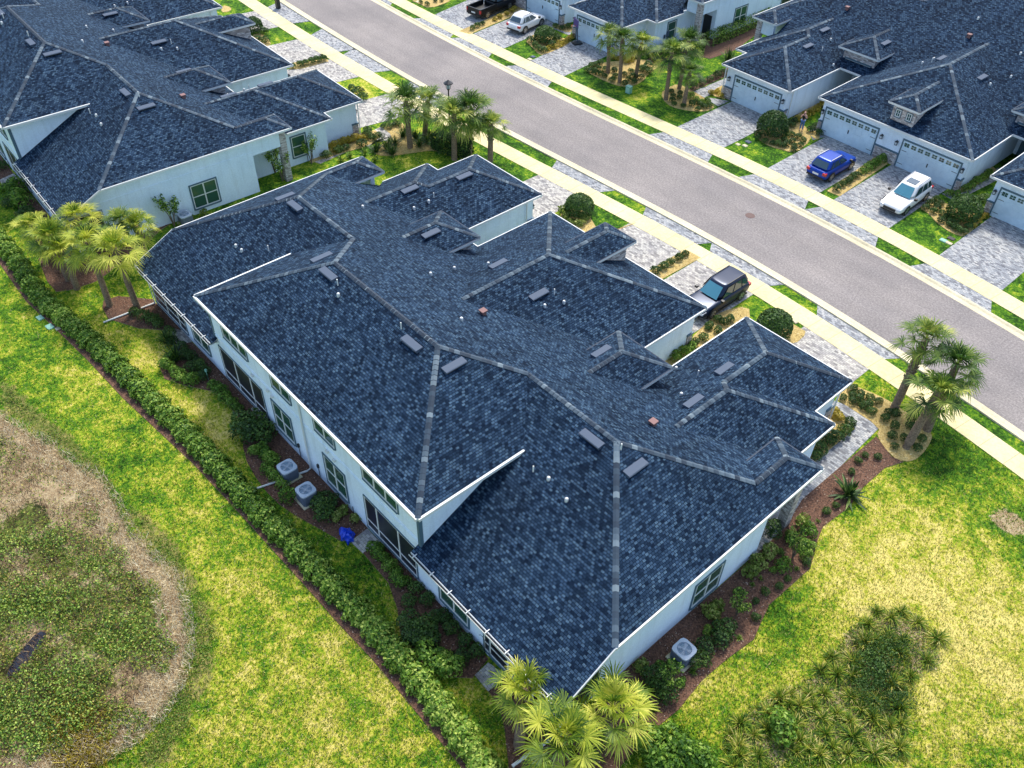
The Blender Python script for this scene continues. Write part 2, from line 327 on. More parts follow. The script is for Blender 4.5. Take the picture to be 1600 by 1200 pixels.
def build_ground():
    xs = np.concatenate([[-600, -300, -180], np.arange(-120, 40, .35), [60, 120, 300, 600]])
    ys = np.concatenate([[-600, -200, -80], np.arange(-45, 62, .35), np.arange(63, 110, 3), [130, 200, 400, 700]])
    X, Y = np.meshgrid(xs, ys); P = np.stack([X.ravel(), Y.ravel()], 1); n = len(P)
    dry, soil, weed = zones(P)
    s = sdist(P, WILDW)
    z = -.006*np.ones(n) + np.where(s > 0, -np.clip(s, 0, 2)*.12*np.sin(P[:, 0]*1.7)*np.cos(P[:, 1]*1.3)*.3 - np.clip(s, 0, 3)*.03, 0)
    me = bpy.data.meshes.new('ground'); me.vertices.add(n)
    me.vertices.foreach_set('co', np.stack([P[:, 0], P[:, 1], z], 1).astype(np.float32).ravel())
    nx, ny = len(xs), len(ys); i = np.arange(nx*ny).reshape(ny, nx)
    F = np.stack([i[:-1, :-1], i[:-1, 1:], i[1:, 1:], i[1:, :-1]], -1).reshape(-1, 4)
    me.loops.add(F.size); me.loops.foreach_set('vertex_index', F.astype(np.int32).ravel())
    me.polygons.add(len(F)); me.polygons.foreach_set('loop_start', np.arange(0, F.size, 4, dtype=np.int32))
    me.update(calc_edges=True); me.validate()
    ca = me.color_attributes.new('zone', 'FLOAT_COLOR', 'POINT')
    ca.data.foreach_set('color', np.stack([dry, soil, weed, np.ones(n)], 1).astype(np.float32).ravel())
    me.materials.append(M['lawn']); o = bpy.data.objects.new('ground', me); S.collection.objects.link(o); tag(o, kind='structure')
build_ground()
def smooth_poly(pts, k=1):
    for _ in range(k):
        q = []
        for i in range(len(pts)):
            a = pts[i]; b = pts[(i+1) % len(pts)]
            q += [(a[0]*.75+b[0]*.25, a[1]*.75+b[1]*.25), (a[0]*.25+b[0]*.75, a[1]*.25+b[1]*.75)]
        pts = q
    return pts
def sheet(name, pts, h, mat, world=False, sm=0, z0=-.05, side=None):
    w = pts if world else W2(pts)
    if sm: w = smooth_poly(w, sm)
    b = MB(); b.prism(w, z0, h, 0, 1 if side else None)
    o = b.build(name, [mat, side] if side else mat); tag(o, kind='structure'); return w
def line(pts, n=60):
    """resampled polyline through (x,y) world points, smoothed"""
    p = np.array(pts); d = np.r_[0, np.cumsum(np.hypot(*np.diff(p, axis=0).T))]
    t = np.linspace(0, d[-1], n); q = np.stack([np.interp(t, d, p[:, 0]), np.interp(t, d, p[:, 1])], 1)
    for _ in range(25): q[1:-1] = q[1:-1]*.5+(q[:-2]+q[2:])*.25
    return q
nearA = line([(-130, 24), (-100, 20.6), (-75.6, 19.0), (-62.9, 18.4), (-50, 18.1), (-38.9, 18.3), (-31.9, 18.6), (-25.6, 19.2), (-20.3, 19.8), (-13.4, 19.9), (-7.2, 19.4), (-1.1, 18.7), (6.8, 17.7), (25, 14.6), (50, 9)])
farA = line([(-130, 31.4), (-100, 28), (-75, 26.6), (-56.8, 25.8), (-49.3, 25.7), (-40.4, 25.8), (-32.7, 26.2), (-26.3, 26.7), (-20, 27.1), (-13.9, 27.2), (-7.6, 26.9), (-2.1, 26.4), (4, 25.6), (25, 22.2), (50, 16.5)])
def offs(q, d):
    t = np.gradient(q, axis=0); t /= np.hypot(*t.T)[:, None]; return q+np.stack([-t[:, 1], t[:, 0]], 1)*d
def strip(name, a, b, z, mat, kind='structure'):
    m = MB()
    for i in range(len(a)-1):
        m.face([(*a[i], z), (*a[i+1], z), (*b[i+1], z), (*b[i], z)], 0)
    return tag(m.build(name, mat), kind=kind)
strip('road', nearA, farA, .004, M['asphalt'])
def kerb(name, q, s):
    m = MB(); prof = [(-.04, .006), (.0, .010), (.36, .004), (.52, .085), (.66, .09), (.68, 0)]
    L = [offs(q, s*d) for d, z in prof]
    for k in range(len(prof)-1):
        for i in range(len(q)-1):
            f = [(*L[k][i], prof[k][1]), (*L[k][i+1], prof[k][1]), (*L[k+1][i+1], prof[k+1][1]), (*L[k+1][i], prof[k+1][1])]
            m.face(f if s > 0 else f[::-1], 0)
    tag(m.build(name, M['kerb']), kind='structure')
kerb('kerb', nearA, -1); kerb('kerb', farA, 1)
NSU = line([(-130, 21.4), (-100, 18.2), (-77.7, 16.6), (-64.9, 16.1), (-51, 15.9), (-38.3, 16.3), (-30.5, 17.0), (-18.9, 18.1), (-14.7, 18.2), (-10.9, 18.1), (-6.8, 17.8), (-1.6, 17.4), (1, 17.1), (7.7, 15.9), (25, 12.7), (50, 7)])
FSB = line([(-130, 33.2), (-100, 29.7), (-69, 27.5), (-47.9, 27.4), (-42.5, 27.6), (-29.6, 28.5), (-24.4, 29.1), (-20, 29.3), (-14.3, 29.4), (-9.1, 29.1), (-5.4, 28.7), (0, 28.1), (10, 26.5), (25, 23.8), (50, 18)])
def walk(name, a, b, z=.03):
    m = MB(); n = len(a); acc = 0; lastj = 0
    for i in range(n-1):
        m.face([(*a[i], z), (*a[i+1], z), (*b[i+1], z), (*b[i], z)], 0)
    # tooled joints every 1.5 m, cut as thin dark grooves standing 2 mm proud
    d = np.r_[0, np.cumsum(np.hypot(*np.diff(a, axis=0).T))]
    for s in np.arange(0, d[-1], 1.55):
        pa = np.array([np.interp(s, d, a[:, k]) for k in (0, 1)]); pb = np.array([np.interp(s, d, b[:, k]) for k in (0, 1)])
        t = (pb-pa)/np.hypot(*(pb-pa)); nrm = np.array([-t[1], t[0]])*.013
        m.face([(*(pa-nrm), z+.003), (*(pa+nrm), z+.003), (*(pb+nrm), z+.003), (*(pb-nrm), z+.003)], 1)
    for e in (a, b):
        for i in range(n-1): m.face([(*e[i], 0), (*e[i+1], 0), (*e[i+1], z), (*e[i], z)], 0)
    tag(m.build(name, [M['walk'], plain('walk_joint', (.26, .22, .14), .9)]), kind='structure')
walk('sidewalk', offs(NSU, -1.55), NSU); walk('sidewalk', FSB, offs(FSB, 1.6))
def yat(q, x): return float(np.interp(x, q[:, 0], q[:, 1]))
NSL = offs(NSU, -1.5); FST = offs(FSB, 1.55); NKB = offs(nearA, -.6); FKB = offs(farA, .6)
def drive(name, x0, x1, yhouse, near=True, mat='paver_warm', sh0=0, sh1=0):
    """paver driveway slab between pavement and garage plus its flared apron by the kerb"""
    s = 1 if near else -1; e = NSL if near else FST
    xs = np.linspace(x0, x1, 6); p = [(float(x), yat(e, x)) for x in xs] + [(x1+sh1, yhouse), (x0+sh0, yhouse)]
    sheet(name, p, .015, M[mat], True)
    a = NSU if near else FSB; k = NKB if near else FKB; fl = .75
    p = [(float(x), yat(a, x)) for x in np.linspace(x0-.1, x1+.1, 6)] + [(float(x), yat(k, x)) for x in np.linspace(x1+fl, x0-fl, 8)]
    sheet('driveway_apron', p, .012, M['paver' if not near else 'paver'], True)
for x0, x1, yh, mt in [(-31.4, -26.6, 9.9, 'paver_warm'), (-22.05, -17.2, 8.7, 'paver_warm'), (-15.8, -10.85, 8.7, 'paver_warm'), (-6.65, -1.66, 9.8, 'paver_warm')]: drive('driveway', x0, x1, yh, True, mt)
for x0, x1 in [(-29.6, -24.7), (-20.3, -15.4), (-14.1, -9.2), (-5.0, -.1)]: drive('driveway', x0, x1, 38.1 if x0 in (-29.6, -5.0) else 39.0, False, 'paver')
for x0, x1, s0, s1 in [(-47.5, -43.0, -1, -.8), (-56.0, -51.3, -1, -1), (-62.4, -57.3, -1.6, -1.8), (-73, -68, -1, -1)]: drive('driveway', x0, x1, 37.6, False, 'paver', s0, s1)
for x0, x1 in [(-50.4, -45.8), (-59.9, -55), (-65.9, -61), (-75, -69.8)]: drive('driveway', x0, x1, 8.7 if x0 in (-50.4, -75) else 7.8, True, 'paver_warm', -1.0, -1.0)
# paver walks
sheet('paver_path', [(1304, 626), (1319, 632), (1375, 667.5), (1312, 730), (1253, 781), (1228, 823), (1180, 868), (1168, 852), (1200, 790), (1277, 719), (1336, 670), (1319, 649), (1296, 636)], .02, M['paver'])
sheet('paver_path', [(482, 250), (500, 256), (545, 236), (582, 222), (604, 220), (614, 212), (596, 198), (581, 205), (597, 212), (577, 228), (540, 238), (500, 249)], .02, M['paver_warm'])
sheet('paver_path', [(1122, 166), (1084, 143), (1139, 120), (1152, 113), (1165, 120), (1103, 152), (1140, 158)], .02, M['paver'])
sheet('paver_path', [(1472, 303), (1494, 316), (1508, 307), (1555, 283), (1572, 268), (1560, 262), (1500, 296)], .02, M['paver'])
sheet('paver_path', [(1264, 206), (1270, 219), (1296, 212), (1284, 205), (1298, 190), (1290, 178)], .02, M['paver'])
sheet('paver_path', [(858, 42), (890, 56), (896, 44), (870, 34)], .02, M['paver'])
# planting beds: straw
STRAW = {
 'lean': [(1328, 600), (1304, 622), (1319, 632), (1375, 668), (1369, 682), (1393, 714), (1412, 722), (1431, 719), (1447, 703), (1456, 686), (1455, 678), (1448, 667), (1405, 637), (1381, 622), (1338, 604)],
 'gar4': [(1290, 634), (1300, 640), (1319, 650), (1336, 670), (1277, 719), (1245, 745), (1230, 720)],
 'strip23': [(1071, 390), (1095, 403), (1030, 439), (1009, 426)],
 'suv': [(1124, 487), (1170, 478), (1172, 500), (1165, 540), (1095, 585), (1040, 600), (1020, 575), (1070, 540), (1098, 510)],
 'ball12': [(1003, 345), (967, 357), (940, 370), (890, 360), (872, 338), (890, 326), (916, 330), (924, 343), (932, 357), (960, 362)],
 'bush4': [(1236, 505), (1248, 512), (1262, 520), (1240, 540), (1215, 530), (1222, 512)],
 'lamp': [(594, 198), (620, 190), (632, 194), (645, 215), (660, 222), (690, 238), (674, 235), (640, 240), (612, 244), (590, 243), (582, 235), (605, 222), (614, 212)],
 'left1': [(582, 201), (597, 212), (577, 228), (540, 238), (500, 250), (484, 256), (484, 246), (517, 229)],
 'stripL': [(454, 103), (460, 98), (510, 92), (514, 96), (470, 108), (452, 109)],
 'bushL': [(393, 55), (408, 52), (420, 62), (424, 70), (412, 74), (400, 66)],
 'top1': [(348, 8), (362, 12), (360, 18), (345, 20)],
 'R1': [(1176, 208), (1190, 203), (1222, 196), (1240, 186), (1256, 196), (1264, 205), (1268, 219), (1243, 240), (1205, 230), (1190, 222)],
 'R1s': [(1228, 190), (1290, 152), (1296, 160), (1252, 186), (1240, 194)],
 'R1t': [(1262, 208), (1272, 203), (1283, 213), (1276, 220)],
 'R2': [(1292, 299), (1312, 307), (1390, 254), (1366, 246)],
 'R3': [(1436, 325), (1448, 316), (1461, 309), (1476, 318), (1539, 339), (1508, 371), (1487, 365), (1465, 350), (1450, 333)],
 'R3s': [(1472, 300), (1500, 306), (1560, 268), (1548, 258), (1500, 286)],
 'T1': [(717, 49), (734, 54), (826, 15), (812, 8)],
 'T2': [(819, 63), (842, 50), (870, 56), (896, 66), (849, 87), (840, 84), (832, 74)],
 'T2s': [(860, 40), (870, 46), (890, 52), (898, 44), (880, 34)],
 'T3': [(912, 110), (930, 100), (960, 96), (1000, 92), (1034, 101), (1011, 117), (1007, 125), (992, 134), (970, 136), (945, 127)],
 'T3s': [(950, 92), (962, 84), (1010, 74), (1022, 80), (990, 92)],
 'R0': [(1032, 146), (1044, 137), (1060, 131), (1084, 143), (1120, 166), (1101, 176), (1060, 171), (1040, 162)],
 'R0s': [(1107, 148), (1120, 138), (1132, 132), (1140, 157)],
 'T0': [(640, 0), (700, 0), (705, 2), (671, 14), (655, 6)],
}
for k, p in STRAW.items(): sheet('straw_bed', p, .035, M['straw'], sm=1 if k not in ('strip23', 'R2', 'T1', 'stripL') else 0)
MULCH = {
 'right': [(968, 1200), (1010, 1150), (1060, 1109), (1097, 1063), (1137, 1029), (1178, 999), (1188, 975), (1202, 945), (1229, 921), (1266, 888), (1272, 866), (1276, 848), (1286, 823), (1327, 792), (1350, 760), (1383, 731), (1412, 722), (1393, 714), (1369, 682), (1312, 730), (1253, 781), (1228, 823), (1180, 868), (960, 1060), (880, 1140), (900, 1230)],
 'rear1': [(795, 1230), (795, 1200), (788, 1137), (780, 1104), (763, 1080), (800, 1062), (900, 1170), (930, 1240)],
 'rear2': [(742, 1055), (739, 1060), (699, 1058), (665, 1043), (634, 1016), (624, 982), (621, 952), (607, 911), (567, 864), (594, 847), (655, 905), (763, 1030)],
 'rear3': [(548, 847), (530, 844), (500, 827), (464, 807), (436, 788), (417, 769), (399, 745), (386, 722), (380, 700), (378, 672), (368, 646), (334, 612), (287, 602), (257, 592), (248, 569), (257, 555), (277, 540), (298, 533), (420, 650), (575, 826)],
 'rear4': [(266, 515), (253, 516), (216, 513), (169, 498), (160, 481), (162, 470), (185, 463), (238, 468), (292, 520)],
 'leftpalms': [(60, 405), (74, 440), (88, 456), (112, 453), (150, 440), (172, 425), (190, 405), (225, 385), (250, 360), (290, 335), (380, 290), (260, 340), (180, 350), (110, 350), (90, 372)],
 'Lrear': [(-10, 270), (0, 285), (20, 300), (30, 330), (55, 350), (95, 350), (60, 318), (20, 270), (-5, 235)],
 'hedge': [(0, 413), (40, 470), (96, 523), (139, 565), (192, 622), (240, 667), (300, 723), (361, 788), (411, 843), (459, 896), (533, 979), (583, 1032), (629, 1087), (679, 1148), (722, 1200), (760, 1250), (800, 1250), (776, 1205), (730, 1160), (641, 1060), (550, 965), (439, 830), (381, 765), (280, 665), (202, 595), (104, 512), (34, 438), (-30, 365), (-60, 350)],
 'Rw': [(1075, 140), (1083, 142), (1140, 117), (1150, 110), (1140, 104), (1110, 118)],
 'Tw': [(1008, 95), (1024, 86), (1060, 70), (1080, 62), (1160, 35), (1200, 20), (1200, 40), (1150, 78), (1110, 92), (1060, 82), (1020, 104)],
}
for k, p in MULCH.items(): sheet('mulch_bed', p, .03, M['mulch'], sm=0, side=M['edge'])
# stepping slabs at the lanai doors
for p in ([(763, 1036), (791.5, 1058), (763, 1081), (742, 1056)], [(574, 827), (594, 847), (567, 865), (548, 847)], [(266, 514), (290, 518), (300, 535), (277, 541)], [(392, 640), (400, 634), (418, 650), (408, 656)], [(0, 282), (22, 272), (30, 282), (5, 292)]):
    o = MB(); o.prism(W2(p), -.02, .07); tag(o.build('paver_slab', M['paver_warm']), kind='structure')
sheet('puddle', [(10, 1050), (30, 1020), (60, 985), (75, 990), (55, 1018), (35, 1045), (15, 1060)], .004, M['water'], z0=-.3, sm=1)
# ------------------------------------------------------------------ the townhouse (local frame = first building)
P_ = .48
X1, X2 = -35.77, 2.53; XM = (X1+X2)/2
HL, HR_ = -26.62, -6.62             # raised middle part
YR, ZR = -6.24, 7.33                # low ridge
def mx(x): return 2*XM-x
ROOF = []                            # roof faces as (polygon, plane) for dropping vents on them
def rface(mb, pts):
    a, b, c = (Vector(pts[0]), Vector(pts[1]), Vector(pts[2])); n = Vector((0, 0, 0))
    for i in range(len(pts)):
        p, q = Vector(pts[i]), Vector(pts[(i+1) % len(pts)]); n += p.cross(q)
    if n.z < 0: pts = pts[::-1]; n = -n
    n.normalize(); h = Vector((-n.y, n.x, 0))
    h = h.normalized() if h.length > 1e-6 else Vector((1, 0, 0)); u = n.cross(h)
    mb.face(pts, 0, [(Vector(p).dot(h)+50, Vector(p).dot(u)+50) for p in pts])
    ROOF.append(([(p[0], p[1]) for p in pts], (n, n.dot(a))))
def roofz(x, y):
    best = None
    P = np.array([[x, y]])
    for poly, (n, d) in ROOF:
        if inpoly(P, poly)[0]:
            z = (d-n.x*x-n.y*y)/n.z
            if best is None or z > best[0]: best = (z, n)
    return best
def cap(mb, a, b, w=.13):
    a = Vector(a); b = Vector(b); d = (b-a); L = d.length; d.normalize(); s = Vector((-d.y, d.x, 0)).normalized()
    dr = .075 if abs(d.z) < .05 else .055; o = random.random()*40; up = Vector((0, 0, .035))
    for sg in (1, -1):
        e = s*w*sg+Vector((0, 0, -dr))
        f = [a+up, b+up, b+up+e, a+up+e]; uv = [(1, o), (1, o+L), (1.2, o+L), (1.2, o)]
        mb.face(f if sg < 0 else f[::-1], 0, uv if sg < 0 else uv[::-1])
        g = [a+up+e, b+up+e, b+e-up*.6, a+e-up*.6]; mb.face(g if sg < 0 else g[::-1], 0, uv if sg < 0 else uv[::-1])
    # lapped cap pieces: every one stands a little proud at its foot
    k = 0.0
    while k < L-.1:
        p = a+d*k+up*1.45; q = a+d*min(k+.2, L)+up*1.0
        for sg in (1, -1):
            e = s*(w+.008)*sg+Vector((0, 0, -dr)); f = [p, q, q+e, p+e]; uv = [(1, o+k+.02)]*4
            mb.face(f if sg < 0 else f[::-1], 0, uv)
        k += .27
def eave(mb, a, b, inn, h=.16, t=.075, m=0, tm=0):
    """white gutter and fascia along an eave from a to b; inn = inward horizontal direction"""
    a = Vector(a); b = Vector(b); i = Vector((inn[0], inn[1], 0)); d = (b-a).normalized()
    n = Vector((0, 0, 1)); o = -i*t
    c = lambda p, k, z: p+i*k+Vector((0, 0, z))
    A = [c(a, -t, -.01), c(a, -t, -h), c(a, .03, -h), c(a, .03, -.012)]
    B = [c(b, -t, -.01), c(b, -t, -h), c(b, .03, -h), c(b, .03, -.012)]
    for k in range(4):
        f = [A[k], A[(k+1) % 4], B[(k+1) % 4], B[k]]; mb.face(f, tm if k == 3 else m)
    mb.face(A[::-1], m); mb.face(B, m)
    mb.face([c(a, .03, -h+.01), c(b, .03, -h+.01), c(b, .5, -h+.01), c(a, .5, -h+.01)], m)
def wing(rb, cb, eb, xl, xr, yf, z, back, yrl, yrr=None, capback=True):
    """hipped wing projecting to +Y; back(z) gives the y where the parent slope has height z"""
    xc = (xl+xr)/2; h = (xr-xl)/2; zr = z+P_*h; yrr = yrl if yrr is None else yrr
    rface(rb, [(xl, yf, z), (xc, yf-h, zr), (xc, back(zr), zr), (xl, yrl, z)])
    rface(rb, [(xr, yf, z), (xr, yrr, z), (xc, back(zr), zr), (xc, yf-h, zr)])
    rface(rb, [(xl, yf, z), (xr, yf, z), (xc, yf-h, zr)])
    cap(cb, (xc, back(zr), zr), (xc, yf-h, zr)); cap(cb, (xc, yf-h, zr), (xl, yf, z)); cap(cb, (xc, yf-h, zr), (xr, yf, z))
    k = dict(tm=2) if xr-xl < 6 else {}
    eave(eb, (xl, yf, z), (xr, yf, z), (0, -1), **k); eave(eb, (xl, yrl, z), (xl, yf, z), (1, 0), **k); eave(eb, (xr, yrr, z), (xr, yf, z), (-1, 0), **k)
front = lambda z: (ZR-z)/P_+YR
def basis(o, du, n):
    du = Vector(du); n = Vector(n)
    return Matrix(((du.x, n.x, 0, o[0]), (du.y, n.y, 0, o[1]), (du.z, n.z, 1, o[2]), (0, 0, 0, 1)))
def window(par, o, du, n, w, h, cols=2, rows=2, name='window', glass='glass', trim=.1, mw=.045, sill=True, colx=None):
    Mx = basis(o, du, n); b = MB()
    if trim:
        b.box(-trim, 0, 0, .05, -trim, h+trim, 1, Mx); b.box(w, w+trim, 0, .05, -trim, h+trim, 1, Mx)
        b.box(0, w, 0, .05, h, h+trim, 1, Mx); b.box(0, w, 0, .09, -trim, 0, 1, Mx)
    f = .06
    b.box(0, f, 0, .04, 0, h, 0, Mx); b.box(w-f, w, 0, .04, 0, h, 0, Mx); b.box(f, w-f, 0, .04, 0, f, 0, Mx); b.box(f, w-f, 0, .04, h-f, h, 0, Mx)
    xs = colx or [w*k/cols for k in range(1, cols)]
    for x in xs: b.box(x-mw, x+mw, 0, .038, f, h-f, 0, Mx)
    ys = [h*k/rows for k in range(1, rows)] if isinstance(rows, int) else rows
    for y in ys: b.box(f, w-f, 0, .034, y-mw*.7, y+mw*.7, 0, Mx)
    t = b.build(name, [M['white'], M['trim']], par)
    g = MB(); g.face([Mx @ Vector(p) for p in ((f, .012, f), (w-f, .012, f), (w-f, .012, h-f), (f, .012, h-f))], 0, [(0, 0), (w, 0), (w, h), (0, h)])
    g.build('pane', M[glass], t)
    return t
def lantern(par, x, y, z, n=1):
    b = MB(); b.box(x-.05, x+.05, y, y+.05*n, z-.1, z+.25) if n > 0 else b.box(x-.05, x+.05, y+.05*n, y, z-.1, z+.25)
    yc = y+.16*n; b.box(x-.09, x+.09, yc-.09, yc+.09, z-.02, z+.02); b.box(x-.03, x+.03, yc-.12, yc+.04, z+.3, z+.34)
    for sx in (-.085, .085):
        for sy in (-.085, .085): b.bar((x+sx, yc+sy, z), (x+sx*.9, yc+sy*.9, z+.26), .02, .02)
    b.loft([[(x-.13, yc-.13, z+.25), (x+.13, yc-.13, z+.25), (x+.13, yc+.13, z+.25), (x-.13, yc+.13, z+.25)], [(x-.02, yc-.02, z+.38), (x+.02, yc-.02, z+.38), (x+.02, yc+.02, z+.38), (x-.02, yc+.02, z+.38)]], 0, True, False)
    o = b.build('wall_lantern', M['black'], par); g = MB(); g.box(x-.07, x+.07, yc-.07, yc+.07, z+.02, z+.25); g.build('lantern_glass', M['lampglass'], o)
def garage_door(par, x0, y, w=4.88, h=2.3):
    b = MB(); b.box(x0, x0+w, y, y+.02, 0.02, h, 0)
    for k in range(4):
        for j in range(8):
            a = x0+.05+j*(w-.1)/8
            b.box(a+.03, a+(w-.1)/8-.03, y+.02, y+.032, .05+k*h/4+.03, (k+1)*h/4-.03, 0)
    b.box(x0-.1, x0, y, y+.06, 0, h+.12, 1); b.box(x0+w, x0+w+.1, y, y+.06, 0, h+.12, 1); b.box(x0, x0+w, y, y+.06, h, h+.12, 1)
    for sx in (x0+.06, x0+w-.5):
        for z in (.35, 1.45, 2.0): b.box(sx, sx+.44, y+.032, y+.045, z, z+.035, 2)
    b.box(x0+w/2-.04, x0+w/2+.04, y+.03, y+.07, .95, 1.25, 2)
    o = b.build('garage_door', [M['door'], M['trim'], M['black']], par)
    for j in range(8):
        a = x0+.05+j*(w-.1)/8; ww = (w-.1)/8; g = MB()
        for s in (0, 1):
            for t in (0, 1):
                xa = a+.09+s*(ww-.18+.02)/2; g.box(xa, xa+(ww-.18)/2-.02, y+.032, y+.04, h*.80+t*.17, h*.80+t*.17+.14)
        g.build('door_window', M['glass'], o)
def pier(par, x0, x1, y0, y1, h=1.0):
    b = MB(); b.box(x0, x1, y0, y1, 0, h, 0); b.box(x0-.04, x1+.04, y0-.04, y1+.04, h, h+.12, 1)
    b.build('stone_pier', [M['stone'], M['trim']], par)
def make_house():
    H = empty('townhouse_building')
    rb, cb, eb = MB(), MB(), MB()
    zl = 3.11; ye = -15.03; yh = -12.21; zh = 4.47; d = 5.97
    # rear low slope with a notch where the raised part's wall stands
    rface(rb, [(X2, ye, zl), (X2, yh, zh), (X2-d, YR, ZR), (X1+d, YR, ZR), (X1, yh, zh), (X1, ye, zl), (HL+.75, ye, zl), (HL+.75, -14.4, 3.42), (HR_-.62, -14.4, 3.42), (HR_-.62, ye, zl)])
    # raised part
    zz = 6.07; y0 = -14.93; dh = 5.66; yr = y0+dh; zr = zz+P_*dh; t = yr-YR; zr = ZR-P_*t
    yv = y0+((ZR-P_*0)-zz)/P_
    a1, a2 = HR_-dh, HR_-dh-t; b1, b2 = HL+dh, HL+dh-t
    tt = YR-yr; a2 = HR_-dh+tt; b2 = HL+dh-tt
    rface(rb, [(HL, y0, zz), (HR_, y0, zz), (a1, yr, zr), (b1, yr, zr)])
    ym = yh+(zz-zh)/P_
    rface(rb, [(HR_, y0, zz), (HR_, ym, zz), (a2, YR, ZR), (a1, yr, zr)]); rface(rb, [(HL, y0, zz), (b1, yr, zr), (b2, YR, ZR), (HL, ym, zz)])
    # long street-side slope, porch hips
    g = 1.32; yg = front(zh+P_*g); yf = 2.14; zg = zh+P_*g
    rface(rb, [(X2-d, YR, ZR), (a2, YR, ZR), (a1, yr, zr), (b1, yr, zr), (b2, YR, ZR), (X1+d, YR, ZR), (X1+g, yg, zg), (X1+2*g, front(zh), zh), (X1+2*g, front(zl), zl), (X2-2*g, front(zl), zl), (X2-2*g, front(zh), zh), (X2-g, yg, zg)])
    rface(rb, [(X2, yh, zh), (X2, yf, zh), (X2-g, yf-g, zg), (X2-g, yg, zg), (X2-d, YR, ZR)])
    rface(rb, [(X1, yh, zh), (X1+d, YR, ZR), (X1+g, yg, zg), (X1+g, yf-g, zg), (X1, yf, zh)])
    for s in (0, 1):
        f = (lambda x: x) if s == 0 else mx
        rface(rb, [(f(X2), yf, zh), (f(X2-g), yf-g, zg), (f(X2-2*g), yf, zh)])
        rface(rb, [(f(X2-2*g), yf, zh), (f(X2-g), yf-g, zg), (f(X2-g), yg, zg), (f(X2-2*g), front(zh), zh)])
        cap(cb, (f(X2-g), yg, zg), (f(X2-g), yf-g, zg)); cap(cb, (f(X2-g), yf-g, zg), (f(X2), yf, zh)); cap(cb, (f(X2-g), yf-g, zg), (f(X2-2*g), yf, zh))
        cap(cb, (f(X2-d), YR, ZR), (f(X2-g), yg, zg)); cap(cb, (f(X2-d), YR, ZR), (f(X2), yh, zh)); cap(cb, (f(X2-d), YR, ZR), (f(a2), YR, ZR))
        cap(cb, (f(a2), YR, ZR), (f(a1), yr, zr)); cap(cb, (f(a1), yr, zr), (f(HR_), y0, zz))
        inn = (-1, 0) if s == 0 else (1, 0)
        eave(eb, (f(X2), yh, zh), (f(X2), yf, zh), inn); eave(eb, (f(X2), ye, zl), (f(X2), yh, zh), inn, .16, .05)
        eave(eb, (f(X2), yf, zh), (f(X2-2*g), yf, zh), (0, -1), tm=2); eave(eb, (f(X2-2*g), front(zh)-.2, zh), (f(X2-2*g), yf, zh), (-inn[0], 0), tm=2)
        eave(eb, (f(HR_), y0, zz), (f(HR_), ym, zz), inn, .17, .11, 0, 0)
        # slim gutter with hangers along the low rear eave
        xa, xb = (f(HR_-.62), f(X2))
        xa, xb = min(xa, xb), max(xa, xb)
        eb.box(xa, xb, ye-.03, ye+.0, zl-.16, zl-.01); eb.box(xa, xb, ye-.15, ye-.138, zl-.13, zl-.05); eb.box(xa, xb, ye-.145, ye-.03, zl-.13, zl-.12, 1)  # black trough bottom paints the shade in the gap behind the lip
        eb.box(xa, xb, ye+.0, ye+.45, zl-.17, zl-.16)
        k = xa+.3
        while k < xb: eb.box(k-.018, k+.018, ye-.15, ye+.16, zl-.02, zl+.05); k += 1.25
    cap(cb, (b1, yr, zr), (a1, yr, zr)); eave(eb, (HL, y0, zz), (HR_, y0, zz), (0, 1), .18, .12, 0, 0)
    eave(eb, (X1+2*g, front(zl), zl), (X2-2*g, front(zl), zl), (0, -1))
    # two end garages, each stepping back once
    for s in (0, 1):
        f = (lambda x: x) if s == 0 else mx
        xl, x1, x2, y1, y2, z = -7.72, .74, -.50, 6.52, 10.12, 3.11
        c1, c2 = (xl+x1)/2, (xl+x2)/2; h1, h2 = (x1-xl)/2, (x2-xl)/2; z1, z2 = z+P_*h1, z+P_*h2; yk = y1-h1+(z1-z2)/P_
        F = lambda L: [(f(x), y, zc) for x, y, zc in L]
        rface(rb, F([(xl, y2, z), (c2, y2-h2, z2), (c2, yk, z2), (c1, y1-h1, z1), (c1, front(z1), z1), (xl, front(z), z)]))
        rface(rb, F([(x2, y2, z), (x2, y1, z), (c2, yk, z2), (c2, y2-h2, z2)])); rface(rb, F([(xl, y2, z), (x2, y2, z), (c2, y2-h2, z2)]))
        rface(rb, F([(x2, y1, z), (x1, y1, z), (c1, y1-h1, z1), (c2, yk, z2)])); rface(rb, F([(x1, y1, z), (x1, front(z), z), (c1, front(z1), z1), (c1, y1-h1, z1)]))
        for a, b in (((c1, front(z1), z1), (c1, y1-h1, z1)), ((c1, y1-h1, z1), (c2, yk, z2)), ((c2, yk, z2), (c2, y2-h2, z2)), ((c2, y2-h2, z2), (xl, y2, z)), ((c2, y2-h2, z2), (x2, y2, z)), ((c1, y1-h1, z1), (x1, y1, z))):
            cap(cb, (f(a[0]), *a[1:]), (f(b[0]), *b[1:]))
        i = 1 if s == 0 else -1
        eave(eb, (f(xl), front(z), z), (f(xl), y2, z), (i, 0)); eave(eb, (f(xl), y2, z), (f(x2), y2, z), (0, -1)); eave(eb, (f(x2), y1, z), (f(x2), y2, z), (-i, 0))
        eave(eb, (f(x2), y1, z), (f(x1), y1, z), (0, -1)); eave(eb, (f(x1), front(z), z), (f(x1), y1, z), (-i, 0))
        wing(rb, cb, eb, *(sorted((f(-10.66), f(-6.74)))), 1.96, 4.6, front, front(4.6))
    zc = 3.11; cl, cr, yc = -23.52, -9.84, 9.03
    wing(rb, cb, eb, cl, cr, yc, zc, front, front(zc))
    cplane = lambda z: yc-(z-zc)/P_
    wing(rb, cb, eb, -18.35, -15.72, 8.85, 4.9, cplane, cplane(4.9))
